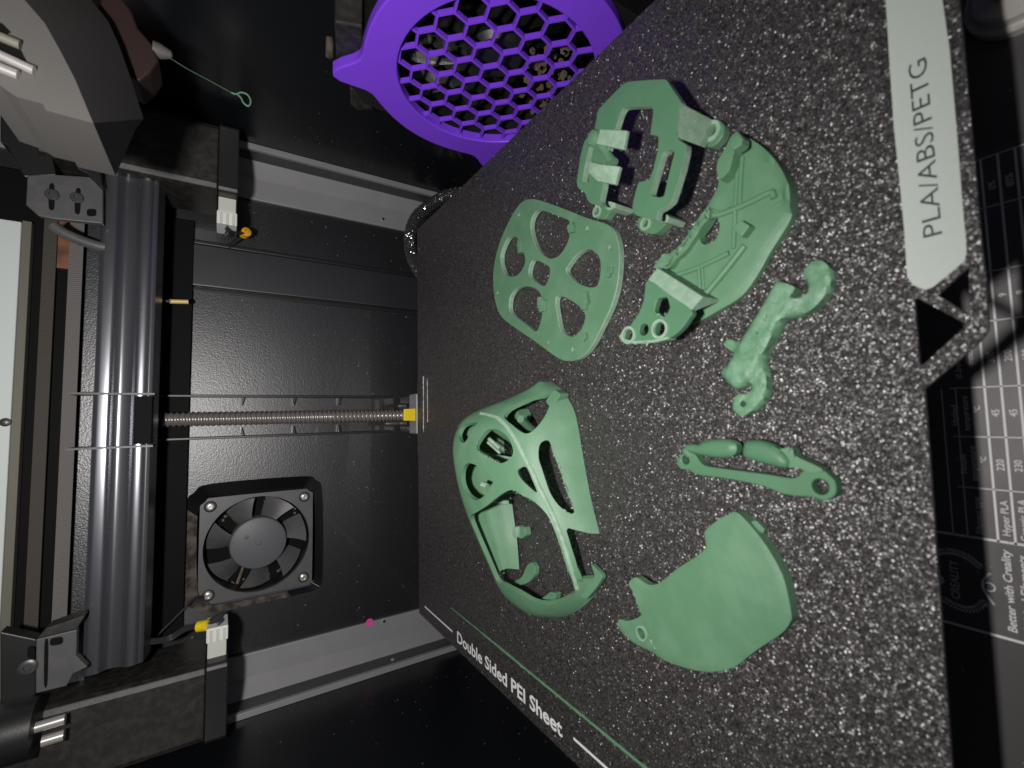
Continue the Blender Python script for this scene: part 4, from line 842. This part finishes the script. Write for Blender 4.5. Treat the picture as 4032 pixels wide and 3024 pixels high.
for hp, nb in (([(275, 502), (330, 540), (400, 580), (440, 590)], 30), ([(340, 388), (290, 455), (275, 502)], 18), ([(500, 757), (560, 787), (640, 832)], 22), ([(740, 950), (790, 1080), (840, 1240)], 20)):
    burrs([surf(*(np.array(hit(p))/(KU, KT))) for p in hp], nb, t, .38)
burrs([surf(np.clip((x-XR)/(XF-XR), 0, 1), .86)+np.array([0, -1.0, .3]) for x in (-36, -44, -54, -64)], 60, t, .6)

# ================================================================== sticker and steel screw on the chamber floor
sf = (CAM[2]-ZF)/(CAM[2]+50.0)              # measured on a plane 50 mm under the sheet; carried down to the real floor
def fl(x, y): return np.array([CAM[0]+(x-CAM[0])*sf, CAM[1]+(y-CAM[1])*sf])
t = thing('settings_sticker', 'black sticker with a white filament settings table on the chamber floor', 'sticker')
c = [fl(-53.6, -95), fl(60, -95), fl(60, -140), fl(-53.6, -140)]; mb = MB(); mb.prism([tuple(q) for q in c], LEVEL, ZF+.005, ZF+.15); mb.build('sticker_film', 'sticker', t)
def ln(x0, y0, x1, y1, w, m='line'):
    a, b = fl(x0, y0), fl(x1, y1); d = (b-a)/np.linalg.norm(b-a); p = np.array([-d[1], d[0]])*w/2; mb = MB(); mb.prism([tuple(a+p), tuple(b+p), tuple(b-p), tuple(a-p)], LEVEL, ZF+.155, ZF+.20); mb.build('rule_line', m, t)
for yv in (-119.7, -122.45, -125.3, -128.1, -130.9): ln(-32, yv, 58.6, yv, .42)
for yv in (-112.0, -114.6): ln(-32, yv, 4, yv, .25, 'line_dim')
for xv in (58.6, 46.6, 31.2, 19.5, 4.0, -7.8, -20.0): ln(xv, -113.5 if xv < 10 else -118, xv, -140, .22)
ln(-31.8, -104, -31.8, -140, .5); ln(-53.6, -104, -53.6, -140, .55)
def wr(body, x, y, h=1.25, m='line', align='CENTER', it=0, w=None, bold=.01):
    a = fl(x, y); text('lettering', body, m, (a[0], a[1], ZF+.15), (1, .004, 0), (0, 1, 0), w*sf if w else None, h*sf, t, align, .06, bold=bold, italic=it)
rows = [('Hyper PLA', '220', '45', '300', '18', '80%'), ('Generic PLA', '230', '45', '200', '9', '0%'), ('', '230', '45', '130', '9', '80%')]
cx5 = [-26.3, -14.2, -2.2, 11.0, 25.2, 51.5]
for r, row in enumerate(rows):
    for cc, s_ in zip(cx5, row):
        if s_: wr(s_, cc, -121.75-2.83*r, 1.25)
wr('Nozzle', -14.4, -115.4, 1.15); wr('temperature', -14.2, -117.2, 1.15); wr('°C', -13.2, -118.9, 1.0)
wr('Hotbed', -2.6, -114.6, 1.15); wr('temperature', -2.2, -116.6, 1.15); wr('°C', -1.2, -118.6, 1.0)
wr('(0.2mm layer)', 10.5, -115.9, 1.05); wr('mm/s', 11.4, -118.2, 1.15); wr('Filament type', -26.4, -117.2, 1.1)
wr('Better with Creality', -42.7, -121.4, 1.45, 'line', 'CENTER', .15, 18.2, .015); wr('Original Filaments', -42.9, -124.0, 1.45, 'line', 'CENTER', .15, 17.2, .015)
# laurel emblem
def fq(p): return on('Q', p, 2, ZF)[:2]
a, b = fq((603, 1195)), fq((565, 690)); d = (b-a)/np.linalg.norm(b-a)
text('lettering', 'CREALITY', 'line_dim', (a[0], a[1], ZF+.15), (d[0], d[1], 0), (-d[1], d[0], 0), float(np.linalg.norm(b-a)), 1.5, t, 'LEFT', .06, bold=.01)
for arc, sd0 in (([(340, 1175), (430, 1215), (520, 1265), (620, 1300), (700, 1318), (780, 1312), (850, 1285), (920, 1240), (975, 1225)], 1), ([(262, 590), (330, 575), (400, 567), (480, 570), (560, 585), (640, 615), (720, 655), (790, 705), (860, 755), (930, 790)], -1)):
    A = [np.array(q) for q in spl([tuple(fq(p)) for p in arc], 2, False)]
    for k in range(len(A)-1):
        d = A[k]-A[k+1]; d = d/np.linalg.norm(d); p = np.array([d[1], -d[0]])
        for sd in (-1, 1):
            e0 = A[k]; e1 = e0+d*.75+p*sd*.8; m2 = (e0+e1)/2+p*sd*.22+d*-.12; m3 = (e0+e1)/2-p*sd*.12+d*.2
            mb = MB(); mb.prism([tuple(e0), tuple(m2), tuple(e1), tuple(m3)], LEVEL, ZF+.155, ZF+.2); mb.build('laurel_leaf', 'line_dim', t)
mb = MB(); mb.tube([(q[0], q[1], ZF+.16) for q in spl([tuple(fq(p)) for p in [(1045, 1265), (990, 1190), (930, 1105), (892, 1030), (892, 960), (930, 900), (1000, 850)]], 4, False)], .22, 4); mb.build('ribbon', 'line_dim', t)
q = fq((980, 1030)); mb = MB(); n = 24; mb.add([(q[0]+r_*math.cos(2*math.pi*k/n), q[1]+r_*math.sin(2*math.pi*k/n), ZF+.18) for r_ in (.8, 1.05) for k in range(n)], [(k, (k+1) % n, n+(k+1) % n, n+k) for k in range(n)]); mb.build('ring_mark', 'line_dim', t)
q = fq((305, 925)); mb = MB(); mb.prism(circ(tuple(q), 1.25, 24), LEVEL, ZF+.155, ZF+.19); mb.build('round_mark', 'line_dim', t)
# the front steel screw with its collar
t = thing('front_lead_screw', 'steel threaded screw with a bright collar near the lettered tab', 'lead screw')
q = fl(93.5, -131.5); threaded('threaded_rod', q[0], q[1], ZF+6, 0, 3.8, 'thread', t, 2.6, .6)
mb = MB(); mb.lathe([(9, ZF+.1), (9, ZF+2.5), (8.6, ZF+2.9), (7.6, ZF+3.0), (7.4, ZF+5.2), (6.8, ZF+5.8), (3.8, ZF+6)], (q[0], q[1], 0), 'z', 48); mb.build('collar', 'collar', t, 35)

# ------------------------------------------------------------------ flecks of dust
mb = MB()
def fleck(p, ax, s):
    d = rng.uniform(.08, .32)*s; e = rng.uniform(.1, .5)*s; q = [p[0], p[1], p[2]]; lo, hi = list(q), list(q)
    for k in range(3):
        w_ = .06 if k == ax else (d if rng.random() < .5 else e); lo[k] -= w_; hi[k] += w_
    mb.box(lo[0], hi[0], lo[1], hi[1], lo[2], hi[2])
for i in range(230):
    x, z = rng.uniform(-135, 135), rng.uniform(-20, 116)
    if -112 < x < -34 and 42 < z < 120: continue
    if 78 < x < 107 or -12 < x < 15: continue
    fleck((x, YW-.05, z), 1, .8)
for i in range(90): fleck((-XS+.05, rng.uniform(0, 150), rng.uniform(-44, 110)), 0, .55); 
for i in range(90): fleck((XS-.05, rng.uniform(60, 150), rng.uniform(-44, 70)), 0, .55)
for i in range(160): fleck((rng.uniform(-100, 100), rng.uniform(-140, -95), ZF+.2), 2, .7)
o = mb.build('dust_flecks', 'fleck'); o['kind'] = 'stuff'; o['label'] = 'pale dust flecks scattered over the chamber walls and floor'
